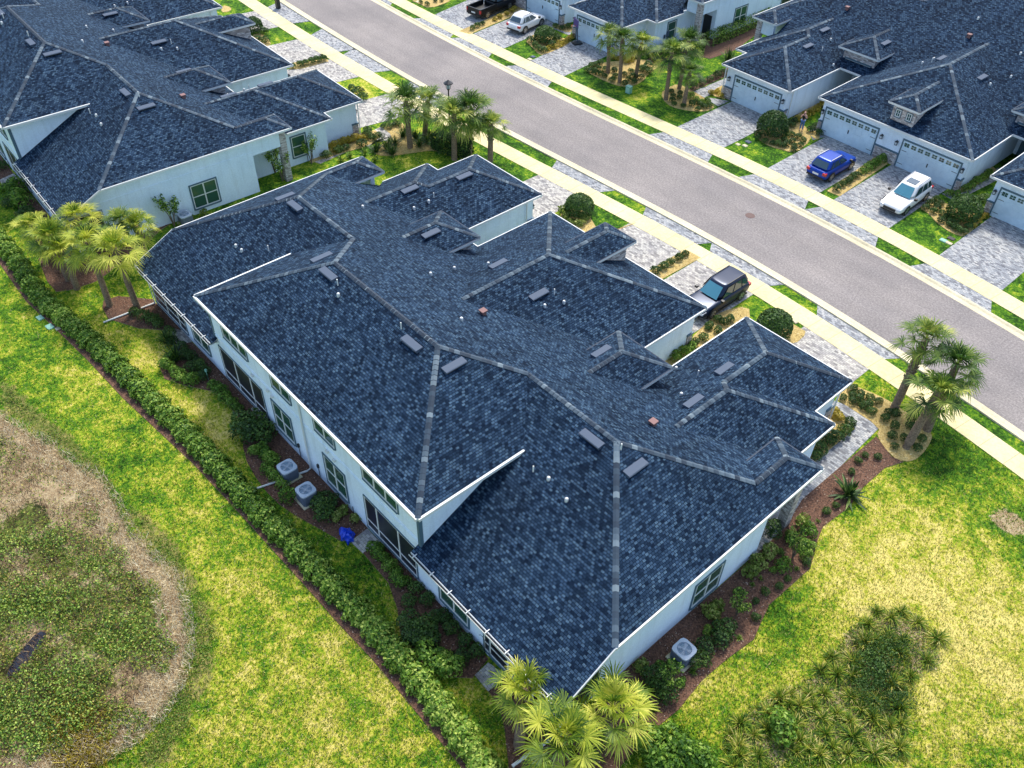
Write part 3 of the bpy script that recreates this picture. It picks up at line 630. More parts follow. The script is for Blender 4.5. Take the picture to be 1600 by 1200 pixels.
    roof = rb.build('roof', M['shingle'], H); cb.build('ridge_cap', M['cap'], roof); eb.build('gutter', [M['white'], M['black'], plain('dark_drip_edge', (.03, .045, .07), .8)], roof)
    # walls ---------------------------------------------------------------
    w = MB(); xw, xv = X2-.42, X1+.42; yw = -14.61
    prof = [(yw, 0), (yw, 3.02), (yh+.2, 4.33), (-1.02, 4.33), (-1.02, 0)]
    for x, flip in ((xw, 1), (xv, 0)):
        p = [(x, y, z) for y, z in prof]; w.face(p if not flip else p[::-1], 0, [(y, z) for y, z in (prof if not flip else prof[::-1])])
    w.face([(xv, yw, 0), (xw, yw, 0), (xw, yw, 3.02), (xv, yw, 3.02)], 0)
    w.face([(xv, -1.02, 0), (xv, -1.02, 4.33), (xw, -1.02, 4.33), (xw, -1.02, 0)], 0)
    w.box(HL+.42, HR_-.42, yw+.004, -9.02, .01, 5.9, 0)
    for s in (0, 1):
        f = (lambda x: x) if s == 0 else mx
        bx = lambda a, b, y0_, y1_, z0_, z1_, m=0: w.box(min(f(a), f(b)), max(f(a), f(b)), y0_, y1_, z0_, z1_, m)
        bx(-7.30, .32, -1.0, 6.1, 0, 3.0); bx(-7.30, -.92, 6.1, 9.7, 0, 3.0)
        bx(xw-.35, xw-.004, -1.02, 1.3, 3.0, 4.32); bx(.34, xw-.35, 1.3, 1.62, 3.0, 4.32)          # porch beams
        bx(xw-.02, xw+.022, -14.3, -1.1, 3.27, 3.33)
        bx(HR_-.42-.16, HR_-.42+.02, yw-.03, yw+.16, 3.2, 5.88, 1)                                # corner board
    w.box(cl+.42, cr-.42, -1.0, 8.62, 0, 3.0, 0)
    w.box(HL+.45, HR_-.45, yw-.02, yw+.01, 3.45, 3.50, 0); w.box(HL+.45, HR_-.45, yw-.02, yw+.01, 3.62, 3.65, 0)
    w.build('wall', [M['stucco'], M['trim']], H)
    for s in (0, 1):
        f = (lambda x: x) if s == 0 else mx
        so = lambda a, b: (min(f(a), f(b)), max(f(a), f(b)))
        a, b = so(xw-.45, xw+.03); q = MB(); q.box(a, b, 1.28, 1.78, 0, 4.30); q.build('porch_pillar', M['stone'], H)
        # entry tower: stone head with a strip of three lights, dark doorway under it
        a, b = so(-10.24, -7.16); q = MB(); q.box(a, b, .2, 1.55, 3.02, 4.5, 0); q.build('entry_tower', M['stone'], H)
        q = MB(); q.box(a+.3, b-.3, 1.55, 1.60, 3.05, 3.62, 0); q.box(a+.2, b-.2, 1.55, 1.66, 3.62, 3.72, 1); tw = q.build('transom_panel', [M['white'], M['trim']], H)
        for k in range(3):
            window(H, (b-.55-k*.72, 1.60, 3.15), (-1, 0, 0), (0, 1, 0), .5, .38, 2, 2, 'transom_window', trim=0, mw=.015)
        q = MB(); xa, xb = so(-9.85, -7.72); q.box(xa+.02, xb-.02, -.98, -.93, 0, 3.0, 0); q.build('porch_back_wall', M['trim'], H)  # dark wall colour paints in the shade of the entry recess
        q = MB(); q.box((xa+xb)/2-.5, (xa+xb)/2+.5, -.93, -.88, 0, 2.15); q.build('front_door', M['black'], H)
        # end porch door and window
        q = MB(); a, b = so(.7, 1.65); q.box(a, b, -1.02, -.96, 0, 2.2); q.build('front_door', M['black'], H)
        # garage
        a, b = so(-6.75, -1.87); garage_door(H, a, 9.70)
        a, b = so(-7.36, -6.90); pier(H, a, b, 9.2, 9.76); a, b = so(-1.72, -.86); pier(H, a, b, 9.2, 9.76)
        lantern(H, f(-7.1), 9.70, 1.75); lantern(H, f(-1.3), 9.70, 1.75)
        # window in the wall beside the garage
        n = 1 if s == 0 else -1
        o = (f(.32), 3.1, .9) if s == 0 else (f(.32), 4.5, .9)
        window(H, (f(.32), (3.0 if s == 0 else 4.2), .7), (0, n, 0), (n, 0, 0), 1.2, 1.7, 1, 2)
        window(H, (f(xw), (-6.15 if s == 0 else -4.2), .45), (0, n, 0), (n, 0, 0), 1.95, 1.85, 2, 2)
        # screened lanai, open on the side
        yy = -14.5 if s == 0 else -12.4
        window(H, (f(xw), yy, .35), (0, n, 0), (n, 0, 0), 2.1, 2.45, 1, 1, 'lanai_screen', 'screen', trim=.04)
        # electric meter and pipes on the garage side wall
        q = MB(); a, b = so(.32, .44); q.box(a, b, 4.0, 4.3, 1.1, 1.6); q.box(a, b-.04, 4.5, 4.7, 1.0, 1.35); q.tube([(f(.38), 4.15, 0), (f(.38), 4.15, 1.1)], .03); q.tube([(f(.38), 4.6, 0), (f(.38), 4.6, 1.0)], .025)
        q.build('utility_meter', M['metal'], H)
        for px_, py_, zt in ((f(-.80), 9.82, 2.98), (f(-7.42), 9.0, 2.98)):
            q = MB(); q.tube([(px_, py_, .05), (px_, py_, zt)], .05, 6); q.build('downspout', M['white'], H)
    # twin garages of the middle units
    for k, x0 in ((0, -22.72), (1, -15.53)): garage_door(H, x0, 8.62)
    pier(H, cl+.36, cl+.66, 8.2, 8.68); pier(H, -17.7, -15.68, 8.55, 8.68); pier(H, -10.5, cr-.36, 8.2, 8.68)
    for x in (-23.0, -17.35, -16.0, -10.4): lantern(H, x, 8.62, 1.75)
    # stone dormer
    q = MB(); q.box(-18.0, -16.05, 5.5, 8.45, 3.05, 4.78); q.build('dormer_wall', M['stone'], H)
    for x in (-17.3, -16.35): window(H, (x, 8.45, 3.75), (-1, 0, 0), (0, 1, 0), .42, .62, 2, 2, 'dormer_window', trim=.06, mw=.015)
    # rear openings
    D, N = (1, 0, 0), (0, -1, 0)
    L = lambda x0, x1, z0, z1, **k: window(H, (x0, yw, z0), D, N, x1-x0, z1-z0, **k)
    for s in (0, 1):
        f = (lambda x: x) if s == 0 else mx
        def LL(x0, x1, z0, z1, **k):
            a, b = sorted((f(x0), f(x1)))
            if 'colx' in k and s == 0: k['colx'] = [(x1-x0)-c for c in k['colx']][::-1]
            L(a, b, z0, z1, **k)
        LL(-35.2+XM*0, -30.6, .4, 2.62, name='lanai_screen', glass='screen', rows=[.62], colx=[1.9, 3.6], trim=.05) if s == 1 else LL(mx(-2.2), mx(-2.2)+0, 0, 0) if 0 else None
    L(-35.15, -30.75, .40, 2.62, name='lanai_screen', glass='screen', rows=[.62], colx=[1.75, 3.45], trim=.05)
    L(-29.8, -27.75, .75, 2.45, cols=2, rows=1)
    L(-25.95, -21.2, .38, 2.72, name='lanai_screen', glass='screen', rows=[.6], colx=[1.7, 3.45], trim=.05)
    L(-20.15, -18.3, .72, 2.72, cols=2, rows=2); L(-15.15, -13.3, .62, 2.66, cols=2, rows=2)
    L(-11.6, -7.5, .38, 2.72, name='lanai_screen', glass='screen', rows=[.6], colx=[1.0, 2.75], trim=.05)
    L(-5.75, -3.75, .72, 2.42, cols=2, rows=1)
    L(-2.25, 2.0, .3, 2.62, name='lanai_screen', glass='screen', rows=[1.2], colx=[1.2, 2.8], trim=.05)
    for a, b, c in ((-24.75, -22.1, 3), (-19.6, -17.75, 2), (-15.55, -13.75, 2), (-11.4, -8.65, 3)): L(a, b, 4.2, 5.02, cols=c, rows=1, trim=.06, name='clerestory_window')
    q = MB(); q.tube([(-16.85, yw-.05, 5.85), (-16.85, yw-.09, .15), (-16.85, yw-.3, .08), (-17.6, yw-3.2, .08)], .055, 6); q.build('downspout', M['white'], H)
    q = MB(); q.tube([(X1+.3, ye-.1, 3.0), (X1+.36, yw-.09, 2.8), (X1+.36, yw-.09, .12), (X1+.1, yw-3.4, .08)], .055, 6); q.build('downspout', M['white'], H)
    # bibs, conduits
    for x in (-17.9, -16.0, -12.9, -.9, -21.0): q = MB(); q.tube([(x, yw-.04, .1), (x, yw-.04, 1.1 if x in (-17.9, -16.0) else .6)], .02, 5); q.box(x-.05, x+.05, yw-.1, yw, .9, 1.15) if x in (-17.9, -16.0) else None; q.build('wall_conduit', M['black'], H)
    for x, z in ((-21.9, 3.3), (-20.3, 3.35), (-19.9, 3.2), (-14.6, 3.35), (-14.0, 3.2)): q = MB(); q.box(x-.09, x+.09, yw-.12, yw, z-.07, z+.07); q.build('soffit_spotlight', M['white'], H)
    return H, roof
house, roof_obj = make_house()
def on_roof(px, py):
    """where the view ray through a photo point meets the roof"""
    d = CF+(px-800)/FPX*CR-(py-600)/FPX*CU
    for z in np.arange(9.2, 2.5, -.02):
        p = CAM+d*(z-CAM[2])/d[2]; q = roofz(p[0], p[1])
        if q and z <= q[0]: return Vector((p[0], p[1], q[0])), q[1]
    return None, None
def box_vent(px, py):
    p, n = on_roof(px, py)
    if p is None: return
    h = Vector((-n.y, n.x, 0)).normalized(); u = n.cross(h)      # along the eave, up the slope
    Mx = Matrix(((h.x, u.x, n.x, p.x), (h.y, u.y, n.y, p.y), (h.z, u.z, n.z, p.z), (0, 0, 0, 1))); b = MB()
    L, w = .62, .21
    sec = [[(x, -w, -.02), (x, -w, .17), (x, -w+.05, .185), (x, w, .05), (x, w, -.02)] for x in (-L, L)]
    sec = [[Mx @ Vector(q) for q in s] for s in sec]
    b.loft(sec, 0, True, False); b.box(-L+.04, L-.04, -w-.004, -w, .01, .10, 1, Mx)
    b.build('roof_vent', [M['metal'], M['black']], roof_obj)
for x, y in [(462, 323), (446, 309), (503, 404), (514, 429), (644, 538), (709, 572), (925, 687), (992, 732), (640, 297), (725, 276), (673, 366), (779, 414), (841, 461), (940, 551), (1084, 629), (1132, 578)]: box_vent(x, y)
def pipe_vent(px, py, kind):
    p, n = on_roof(px, py)
    if p is None: return
    b = MB()
    if kind == 'cap':
        b.box(-.13, .13, -.13, .13, -.05, .22, 0, Matrix.Translation(p)); b.box(-.18, .18, -.18, .18, .2, .29, 0, Matrix.Translation(p)); b.build('exhaust_cap', M['copper'], roof_obj)
    elif kind == 'w':
        b.tube([p+Vector((0, 0, -.05)), p+Vector((0, 0, .16)), p+Vector((0, 0, .2))], [.085, .085, .055], 8); b.build('vent_pipe', M['white'], roof_obj)
    else:
        b.tube([p+Vector((0, 0, -.05)), p+Vector((0, 0, .38))], .035, 6); b.build('vent_pipe', M['white'], roof_obj)
for x, y, k in [(755, 491, 'cap'), (1020, 664, 'cap'), (369, 386, 'w'), (378, 393, 'w'), (420, 392, 'p'), (529, 463, 'w'), (528, 446, 'p'), (885, 783, 'w'), (857, 750, 'w'), (833, 737, 'p'), (627, 514, 'p'), (647, 327, 'w'), (670, 317, 'w'), (678, 309, 'p'),
                (567, 325, 'w'), (673, 430, 'w'), (710, 421, 'w'), (721, 501, 'w'), (881, 474, 'w'), (851, 480, 'w'), (866, 460, 'p'), (1056, 577, 'w'), (1064, 618, 'w'), (1090, 587, 'p'), (763, 414, 'w'), (970, 703, 'p')]: pipe_vent(x, y, k)
def copy_tree(o, parent=None):
    c = o.copy(); S.collection.objects.link(c); c.parent = parent
    for ch in list(o.children): copy_tree(ch, c)
    return c
tag(house, 'long pale blue townhouse with navy shingle roof filling the middle of the picture', 'building', 'townhouse buildings along the street')
def put_house(x, y, a, label):
    h = copy_tree(house); h.location = (x, y, 0); h.rotation_euler = (0, 0, a); tag(h, label)
    return h
a_ = R(-2.0)
# left neighbour: two matching roof points fix its place
def rot2(x, y, a): return (x*math.cos(a)-y*math.sin(a), x*math.sin(a)+y*math.cos(a))
pts_l = [((2.53, -12.21), (-42.9, -13.7)), ((-3.44, -6.24), (-48.9, -7.7)), ((-9.28, -6.24), (-54.9, -7.5)), ((-7.27, -15.03), (-53.2, -16.1)), ((-.5, 10.12), (-45.2, 8.7)), ((.74, 6.52), (-44.4, 4.9)), ((-9.84, 9.03), (-54.8, 7.8))]
lx = sum(b[0]-rot2(*a, a_)[0] for a, b in pts_l)/len(pts_l); ly = sum(b[1]-rot2(*a, a_)[1] for a, b in pts_l)/len(pts_l)
left_house = put_house(lx, ly, a_, 'long pale blue townhouse at the upper left, left of the central building')
put_house(-31.65, 47.5, math.pi, 'long pale blue townhouse across the street behind the blue car and the white SUV')
put_house(-75.0, 46.3, math.pi, 'pale blue townhouse at the top across the street behind the pickup and the palms')
# ------------------------------------------------------------------ foliage prototypes
def unit(v): return v/np.maximum(np.linalg.norm(v, axis=-1, keepdims=True), 1e-9)
def leafquads(C, N, size, asp=.55, jit=.6):
    """leaf-shaped quads centred at C facing roughly N"""
    n = len(C); N = unit(N+rng.normal(0, jit, (n, 3))); t = unit(np.cross(N, rng.normal(0, 1, (n, 3)))); b = np.cross(N, t)
    s = (size*rng.uniform(.6, 1.3, n))[:, None]
    return np.stack([C-t*s, C-b*s*asp, C+t*s, C+b*s*asp], 1)
def ball_cloud(n, rx, rz, lump=.18, k=9, hollow=.35):
    d = unit(rng.normal(0, 1, (n, 3))); d[:, 2] = np.where(d[:, 2] < -.35, -d[:, 2], d[:, 2])
    lob = unit(rng.normal(0, 1, (k, 3))); q = np.max(d@lob.T, 1)
    r = (1-lump+lump*2*np.clip((q-.6)/.4, 0, 1))*(1-hollow*rng.random(n)**2.5)
    C = d*r[:, None]*np.array([rx, rx, rz]); return C, d
def shrub_mesh(name, n, rx, rz, size, mat, h0=.0, **k):
    C, d = ball_cloud(n, rx, rz, **k); C[:, 2] += rz*.72+h0
    rnd = np.clip(.25+.45*(d[:, 2]*.5+.5)*0+rng.random(n)*.6, 0, 1)
    return quads(name, leafquads(C, d, size), rnd, mat)
def limb_mb(h, r0, r1, n=3, spread=.5):
    b = MB()
    for i in range(n):
        a = i*6.283/n+random.random(); e = spread*random.uniform(.5, 1)
        b.tube([(0, 0, -.05), (math.cos(a)*e*.3, math.sin(a)*e*.3, h*.5), (math.cos(a)*e, math.sin(a)*e, h)], [r0, (r0+r1)/2, r1], 6)
    return b
PROTO = {}
def add_proto(kind, mk):
    root = empty(kind.split('|')[0]); mk(root); PROTO.setdefault(kind, []).append(root)
def used_copy(kind, i=None):
    """first use moves the prototype itself, later uses copy it and its parts"""
    L = PROTO[kind]; p = L[i % len(L)] if i is not None else random.choice(L)
    if 'used' not in p: p['used'] = 1; return p
    c = p.copy(); S.collection.objects.link(c)
    for ch in list(p.children):
        q = ch.copy(); S.collection.objects.link(q); q.parent = c
    return c
def mkball(n, rx, rz, size, mat, stem=True, **k):
    def f(root):
        o = shrub_mesh('foliage', n, rx, rz, size, mat, **k); o.parent = root
        if stem: limb_mb(rz*.8, .02, .008, 4, rx*.5).build('stem', M['stem'], root)
    return f
for _ in range(3): add_proto('round_shrub', mkball(520, .36, .34, .055, LEAF_S))
for _ in range(2): add_proto('lime_shrub', mkball(260, .34, .30, .08, LEAF_L, lump=.3))
for _ in range(2): add_proto('golden_shrub', mkball(220, .34, .26, .085, LEAF_O, lump=.35))
for _ in range(2): add_proto('leafy_shrub', mkball(620, .55, .50, .085, LEAF_H, lump=.35, k=14))
for _ in range(2): add_proto('dark_shrub', mkball(620, .55, .45, .075, LEAF_S, lump=.35, k=14))
for _ in range(2): add_proto('globe_bush', mkball(4200, 1.0, .95, .085, LEAF_S, lump=.16, k=40, hollow=.25))
def spiky(n, L, w, mat, droop=.35, up=.35, name='foliage'):
    """tuft of arching blades: two quads each"""
    a = rng.uniform(0, 6.283, n); el = rng.uniform(up, 1.45, n); l = L*rng.uniform(.6, 1.1, n)
    d = np.stack([np.cos(a)*np.cos(el), np.sin(a)*np.cos(el), np.sin(el)], 1); s = np.stack([-np.sin(a), np.cos(a), np.zeros(n)], 1)*w
    base = rng.normal(0, L*.06, (n, 3)); base[:, 2] = 0
    p1 = base+d*(l*.55)[:, None]; p2 = base+d*l[:, None]; p2[:, 2] -= droop*l*np.cos(el)
    V = np.concatenate([np.stack([base-s*.6, base+s*.6, p1+s, p1-s], 1), np.stack([p1-s, p1+s, p2+s*.12, p2-s*.12], 1)]); r = rng.random(n)
    return quads(name, V, np.r_[r, r], mat)
def mkspike(n, L, w, mat, **k):
    def f(root): spiky(n, L, w, mat, **k).parent = root
    return f
for _ in range(3): add_proto('grass_clump', mkspike(130, .75, .016, GRASS))
for _ in range(2): add_proto('spiky_plant', mkspike(80, .95, .03, LEAF_S, droop=.15))
for _ in range(2): add_proto('flax_plant', mkspike(60, .8, .035, LEAF_H, droop=.3))
add_proto('agave_plant', mkspike(60, 1.15, .06, LEAF_S, droop=.12, up=.15))
def young_tree(root):
    b = MB(); C = []; D = []
    for i in range(5):
        a = i*1.257+random.random()*.5; h = random.uniform(1.5, 2.1); e = random.uniform(.35, .75)
        p = [(0, 0, -.05), (math.cos(a)*e*.25, math.sin(a)*e*.25, h*.4), (math.cos(a)*e, math.sin(a)*e, h)]; b.tube(p, [.035, .025, .008], 6)
        for j in range(110):
            t = random.uniform(.35, 1.05); q = np.array(p[1])*(1-t)+np.array(p[2])*t; C.append(q+rng.normal(0, .10, 3)); D.append(rng.normal(0, 1, 3))
    b.build('trunk', M['stem'], root); C = np.array(C); D = np.array(D)
    quads('foliage', leafquads(C, D, .085, .4), rng.random(len(C)), LEAF_H, root)
for _ in range(2): add_proto('young_tree', young_tree)
# palms --------------------------------------------------------------
def fan_crown(nf, pet, fan, nl, mat, sun=1.0):
    V = []; Rn = []
    for i in range(nf):
        az = i*2.399963+random.uniform(-.2, .2); el = R(80-118*(i/nf)**.9+random.uniform(-14, 14)); L = pet*random.uniform(.85, 1.15)*(.35+.65*min(1, i/nf*1.8))
        d = np.array([math.cos(az)*math.cos(el), math.sin(az)*math.cos(el), math.sin(el)]); side = np.array([-math.sin(az), math.cos(az), 0.])
        hub = d*L+np.array([0, 0, -.12*L*math.cos(el)]); up = np.cross(side, d)*-1
        if up[2] < 0: up = -up
        w = side*.018; V.append([w*0-w, w, hub+w, hub-w]); Rn.append(.75)
        base = random.uniform(.1, .85) if i < nf*.85 else random.uniform(.6, 1.0)
        fd = unit(d+np.array([0, 0, -.25]))
        up2 = unit(np.cross(fd, side)); up2 = up2 if up2[2] > 0 else -up2
        for j in range(nl):
            th = R(-125+250*j/(nl-1)+random.uniform(-5, 5)); ll = fan*(1-.30*abs(th)/R(125))*random.uniform(.78, 1.12)
            dd = fd*math.cos(th)+side*math.sin(th); dd = dd+up2*(.22*abs(math.sin(th))); dd = unit(dd)
            s = unit(np.cross(dd, up2))*.026
            m = hub+dd*ll*.58; tip = hub+dd*ll+np.array([0, 0, -.26*ll*random.uniform(.5, 1.4)])
            V.append([hub-s*.5, hub+s*.5, m+s, m-s]); V.append([m-s, m+s, tip+s*.15, tip-s*.15]); r = np.clip(base+random.uniform(-.18, .22), 0, 1); Rn += [r, r]
    return quads('crown', np.array(V), np.array(Rn), mat)
CROWNS = {}
def crown(kind, i):
    if (kind, i) not in CROWNS:
        CROWNS[(kind, i)] = {'y': lambda: fan_crown(25, 1.05, .86, 24, LEAF_Y), 'g': lambda: fan_crown(26, .95, .80, 22, LEAF_P)}[kind]()
        return CROWNS[(kind, i)]
    o = CROWNS[(kind, i)].copy(); S.collection.objects.link(o); return o
def palm(base, crownpx, h, kind, i, scale, label, group, boots=.5, tr=.17, name='palm_tree'):
    b = at(*base) if base else None; c = at(crownpx[0], crownpx[1], h)
    if b is None: b = (c[0]+random.uniform(-.1, .1), c[1]+random.uniform(-.1, .1), 0)
    t = empty(name, label, 'palm tree', b, 0, group)
    top = Vector((c[0]-b[0], c[1]-b[1], h)); pts = []; rad = []
    n = 12
    for k in range(n+1):
        u = k/n; p = Vector((top.x*u**1.15, top.y*u**1.15, top.z*u)); pts.append(p); rad.append(tr*(1.25-.3*u) if u < .5 else tr*(1.1-.25*(u-.5)))
    m = MB(); m.tube([Vector((0, 0, -.1))]+pts, [rad[0]*1.15]+rad, 12); m.build('trunk', M['bark'], t, merge=True)
    if boots:
        q = MB(); k0 = 1-boots; zz = k0; j = 0
        while zz < .90:
            for s in range(6):
                a = s*1.047+j*.52; p = Vector((top.x*zz**1.15, top.y*zz**1.15, top.z*zz)); r = tr*1.0
                o = Vector((math.cos(a), math.sin(a), 0)); q.bar(p+o*r*.8+Vector((0, 0, -.02)), p+o*(r*1.45)+Vector((0, 0, .15)), .10, .035, 0)
            zz += .11/h*1.2; j += 1
        q.build('leaf_boots', M['boots'], t)
    cr = crown(kind, i); cr.parent = t; cr.location = top; cr.rotation_euler = (random.uniform(-.12, .12), random.uniform(-.12, .12), random.uniform(0, 6.28)); cr.scale = (scale,)*3
    return t
G1 = 'sunlit palms at the near corner of the central building'
palm((811, 1164), (822, 1072), 2.7, 'y', 0, .92, 'smaller yellow green fan palm left of the near roof corner, its patterned trunk in view', G1, .6, .2)
palm(None, (882, 1150), 3.1, 'y', 1, 1.12, 'big yellow green fan palm directly below the near roof corner', G1, .4)
palm(None, (958, 1104), 3.0, 'y', 2, 1.10, 'yellow green fan palm on the right of the near roof corner', G1, .4)
G2 = 'palms between the central and the left building'
for k, (bp, cp, h, kd, i, sc, lb) in enumerate([
    (None, (78, 368), 3.6, 'y', 0, 1.05, 'leftmost fan palm of the clump between the two buildings'),
    (None, (120, 340), 3.6, 'y', 2, 1.0, 'fan palm of the clump nearest the rear corner of the left building'),
    ((172, 478), (137, 378), 4.6, 'y', 1, 1.1, 'fan palm with the leaning trunk in the middle of the clump between the buildings'),
    ((216, 484), (178, 388), 4.8, 'y', 0, 1.15, 'tall fan palm with a patterned pale trunk by the left corner of the central building'),
    (None, (188, 345), 3.4, 'g', 1, .95, 'darker fan palm behind the clump against the pale end wall'),
    (None, (48, 350), 3.0, 'y', 1, .8, 'low fan palm on the outer left edge of the clump by the hedge'), (None, (98, 388), 3.2, 'y', 2, .95, 'fan palm at the front of the clump just above the hedge'),
    (None, (212, 352), 3.2, 'y', 2, .85, 'rightmost fan palm of the clump under the pale end wall')]): palm(bp, cp, h, kd, i, sc, lb, G2, .35)
G3 = 'palms around the street lamp'
for bp, cp, h, i, sc, lb in [((641, 231), (634, 158), 4.0, 0, 1.15, 'leftmost big palm left of the street lamp'), ((664, 210), (668, 158), 3.2, 1, 1.0, 'palm behind the leftmost one, left of the street lamp'),
    ((710, 249), (709, 178), 3.8, 2, 1.05, 'palm standing right in front of the street lamp'), ((733, 241), (737, 170), 3.9, 0, 1.15, 'palm just right of the street lamp behind the garage roof'),
    ((766, 252), (767, 194), 3.1, 1, .78, 'small slim palm between the pavement and the garage roof')]: palm(bp, cp, h, 'g', i, sc*1.32, lb, G3, .45, .19)
G4 = 'leaning palms by the near pavement on the right'
for bp, cp, h, i, sc, lb, bt in [((1396, 641), (1448, 528), 4.3, 1, 1.05, 'tall leaning palm nearest the pavement with a latticed trunk', .55), ((1416, 699), (1466, 612), 3.2, 2, 1.1, 'front leaning palm in the straw bed with the thick bare trunk', .1), ((1448, 672), (1496, 568), 4.0, 0, 1.1, 'leaning palm behind the front one, rightmost crown over the street', .1)]: palm(bp, cp, h, 'g', i, sc*1.12, lb, G4, bt, .2)
G5 = 'palms on the lawn across the street'
for bp, cp, h, i, sc, lb in [((950, 114), (952, 53), 3.7, 1, .9, 'leftmost palm across the street in front of a blue garage door'), ((968, 129), (973, 60), 4.0, 0, .95, 'second palm from the left across the street'), ((993, 122), (1003, 67), 3.5, 2, 1.0, 'third palm from the left across the street'),
    ((1040, 156), (1050, 82), 4.2, 2, 1.15, 'tall palm at the left edge of the round straw bed across the street'), ((1061, 139), (1076, 64), 4.2, 0, 1.1, 'palm behind the round straw bed across the street'), ((1068, 166), (1078, 113), 3.0, 1, .85, 'shortest palm in the round straw bed across the street')]: palm(bp, cp, h, 'g', i, sc*1.2, lb, G5, .4, .16)
# ------------------------------------------------------------------ hedge
def build_hedge():
    Lp = [(-60, 330), (0, 397), (19, 421), (40, 461), (67, 491), (111, 527), (159, 571), (216, 630), (270, 680), (324, 738), (371, 792), (398, 820), (449, 870), (506, 933), (540, 965), (581, 1010), (605, 1042), (658, 1102), (705, 1168), (740, 1215), (770, 1260)]
    c = line([at(*p)[:2] for p in Lp], 260); c = offs(c, .58)
    n = 62000; t = rng.uniform(0, len(c)-1.001, n); i = t.astype(int); fr = (t-i)[:, None]
    cen = c[i]*(1-fr)+c[i+1]*fr; tg = unit(c[i+1]-c[i]); nr = np.stack([-tg[:, 1], tg[:, 0]], 1)
    a = rng.uniform(-.35, math.pi+.35, n); lump = 1+.16*np.sin(t*.9)+.14*np.sin(t*2.3+1)+.1*rng.normal(0, 1, n)
    r = (1-.35*rng.random(n)**2)*lump
    off = np.cos(a)*r*.56; z = np.maximum(.05, .12+np.sin(np.clip(a, 0, math.pi))*r*.5+.08)
    C = np.stack([cen[:, 0]+nr[:, 0]*off, cen[:, 1]+nr[:, 1]*off, z], 1)
    N = np.stack([nr[:, 0]*np.cos(a), nr[:, 1]*np.cos(a), np.sin(a)], 1)
    big = .5+.5*np.sin(cen[:, 0]*.5+1.1); rnd = np.clip(rng.random(n)*.75+.14+.12*big+np.where(cen[:, 0] > -8, .15, 0), 0, 1)
    o = quads('hedge', leafquads(C, N, .085, .6), rnd, LEAF_H)
    tag(o, 'long low clipped green hedge running diagonally along the back gardens', 'hedge')
build_hedge()
def block_hedge(pts, w, h, n, label, mat=LEAF_S):
    c = line([at(*p)[:2] for p in pts], 40) if len(pts) > 1 else None
    t = rng.uniform(0, len(c)-1.001, n); i = t.astype(int); fr = (t-i)[:, None]; cen = c[i]*(1-fr)+c[i+1]*fr
    tg = unit(c[i+1]-c[i]); nr = np.stack([-tg[:, 1], tg[:, 0]], 1); u = rng.uniform(-1, 1, n); f = rng.integers(0, 3, n)
    off = np.where(f == 0, u*w, np.where(f == 1, w, -w))*(1+.12*rng.normal(0, 1, n)); z = np.where(f == 0, h*(1+.08*rng.normal(0, 1, n)), rng.random(n)*h)
    C = np.stack([cen[:, 0]+nr[:, 0]*off, cen[:, 1]+nr[:, 1]*off, z], 1); N = np.stack([nr[:, 0]*off, nr[:, 1]*off, np.where(f == 0, 1, .2)], 1)
    tag(quads('hedge', leafquads(C, N, .09, .6), rng.random(n), mat), label, 'hedge')
block_hedge([(682, 228), (700, 239), (738, 243)], .55, 1.35, 5000, 'dark square hedge around the foot of the street lamp')
block_hedge([(1015, 93), (1060, 77), (1100, 82)], .5, .8, 3500, 'dark low hedge along the end wall of the building across the street', LEAF_H)
block_hedge([(1105, 70), (1150, 52), (1200, 26)], .6, 1.0, 4000, 'dark hedge on the far lawn running up towards the top edge', LEAF_H)
# ------------------------------------------------------------------ shrubs placed bed by bed
ORD = ['first', 'second', 'third', 'fourth', 'fifth', 'sixth', 'seventh', 'eighth', 'ninth', 'tenth', 'eleventh', 'twelfth', 'thirteenth', 'fourteenth', 'fifteenth', 'sixteenth', 'seventeenth', 'eighteenth', 'nineteenth', 'twentieth', 'twenty-first', 'twenty-second', 'twenty-third', 'twenty-fourth', 'twenty-fifth', 'twenty-sixth']
def bed(kind, pts, where, word, sc=1.0, cat='shrub', scv=.15, group=None):
    pts = sorted(pts, key=lambda p: p[0])
    for k, p in enumerate(pts):
        s = sc*(p[2] if len(p) > 2 else 1)*random.uniform(1-scv, 1+scv)
        g = at(p[0], p[1]+2); o = used_copy(kind); o.location = (g[0], g[1], .02); o.rotation_euler = (0, 0, random.uniform(0, 6.28)); o.scale = (s, s, s*random.uniform(.9, 1.08))
        lb = (f'{ORD[k]} {word} from left {where}' if len(pts) > 1 else f'{word} {where}')
        tag(o, lb, cat, group or (word+'s '+where if len(pts) > 1 else None))
bed('round_shrub', [(1331, 609), (1316, 622), (1330, 618), (1344, 617), (1342, 625), (1331, 628), (1357, 624), (1355, 634), (1371, 628), (1346, 636), (1360, 644), (1387, 645), (1398, 648), (1381, 654), (1396, 666), (1422, 656), (1421, 667), (1392, 683), (1412, 686), (1438, 687), (1396, 698), (1431, 701)], 'in the straw bed under the leaning palms', 'small round shrub', .72)
bed('round_shrub', [(1326, 665), (1317, 676), (1305, 684), (1293, 692), (1281, 704), (1271, 714)], 'in the strip beside the near garage and path', 'dark round shrub', 1.15)
bed('golden_shrub', [(1302, 646), (1310, 652)], 'by the near garage corner', 'golden shrub', 1)
bed('round_shrub', [(1024, 425), (1036, 418), (1047, 412), (1060, 405), (1070, 399)], 'in the straw strip between two near driveways', 'ball shrub', .85)
bed('globe_bush', [(904, 333)], 'on the near side behind the middle garage roof', 'big round dark bush', .98, 'bush', .01)
bed('globe_bush', [(1206, 520)], 'beside the driveway of the black SUV', 'big round dark bush', 1.02, 'bush', .01)
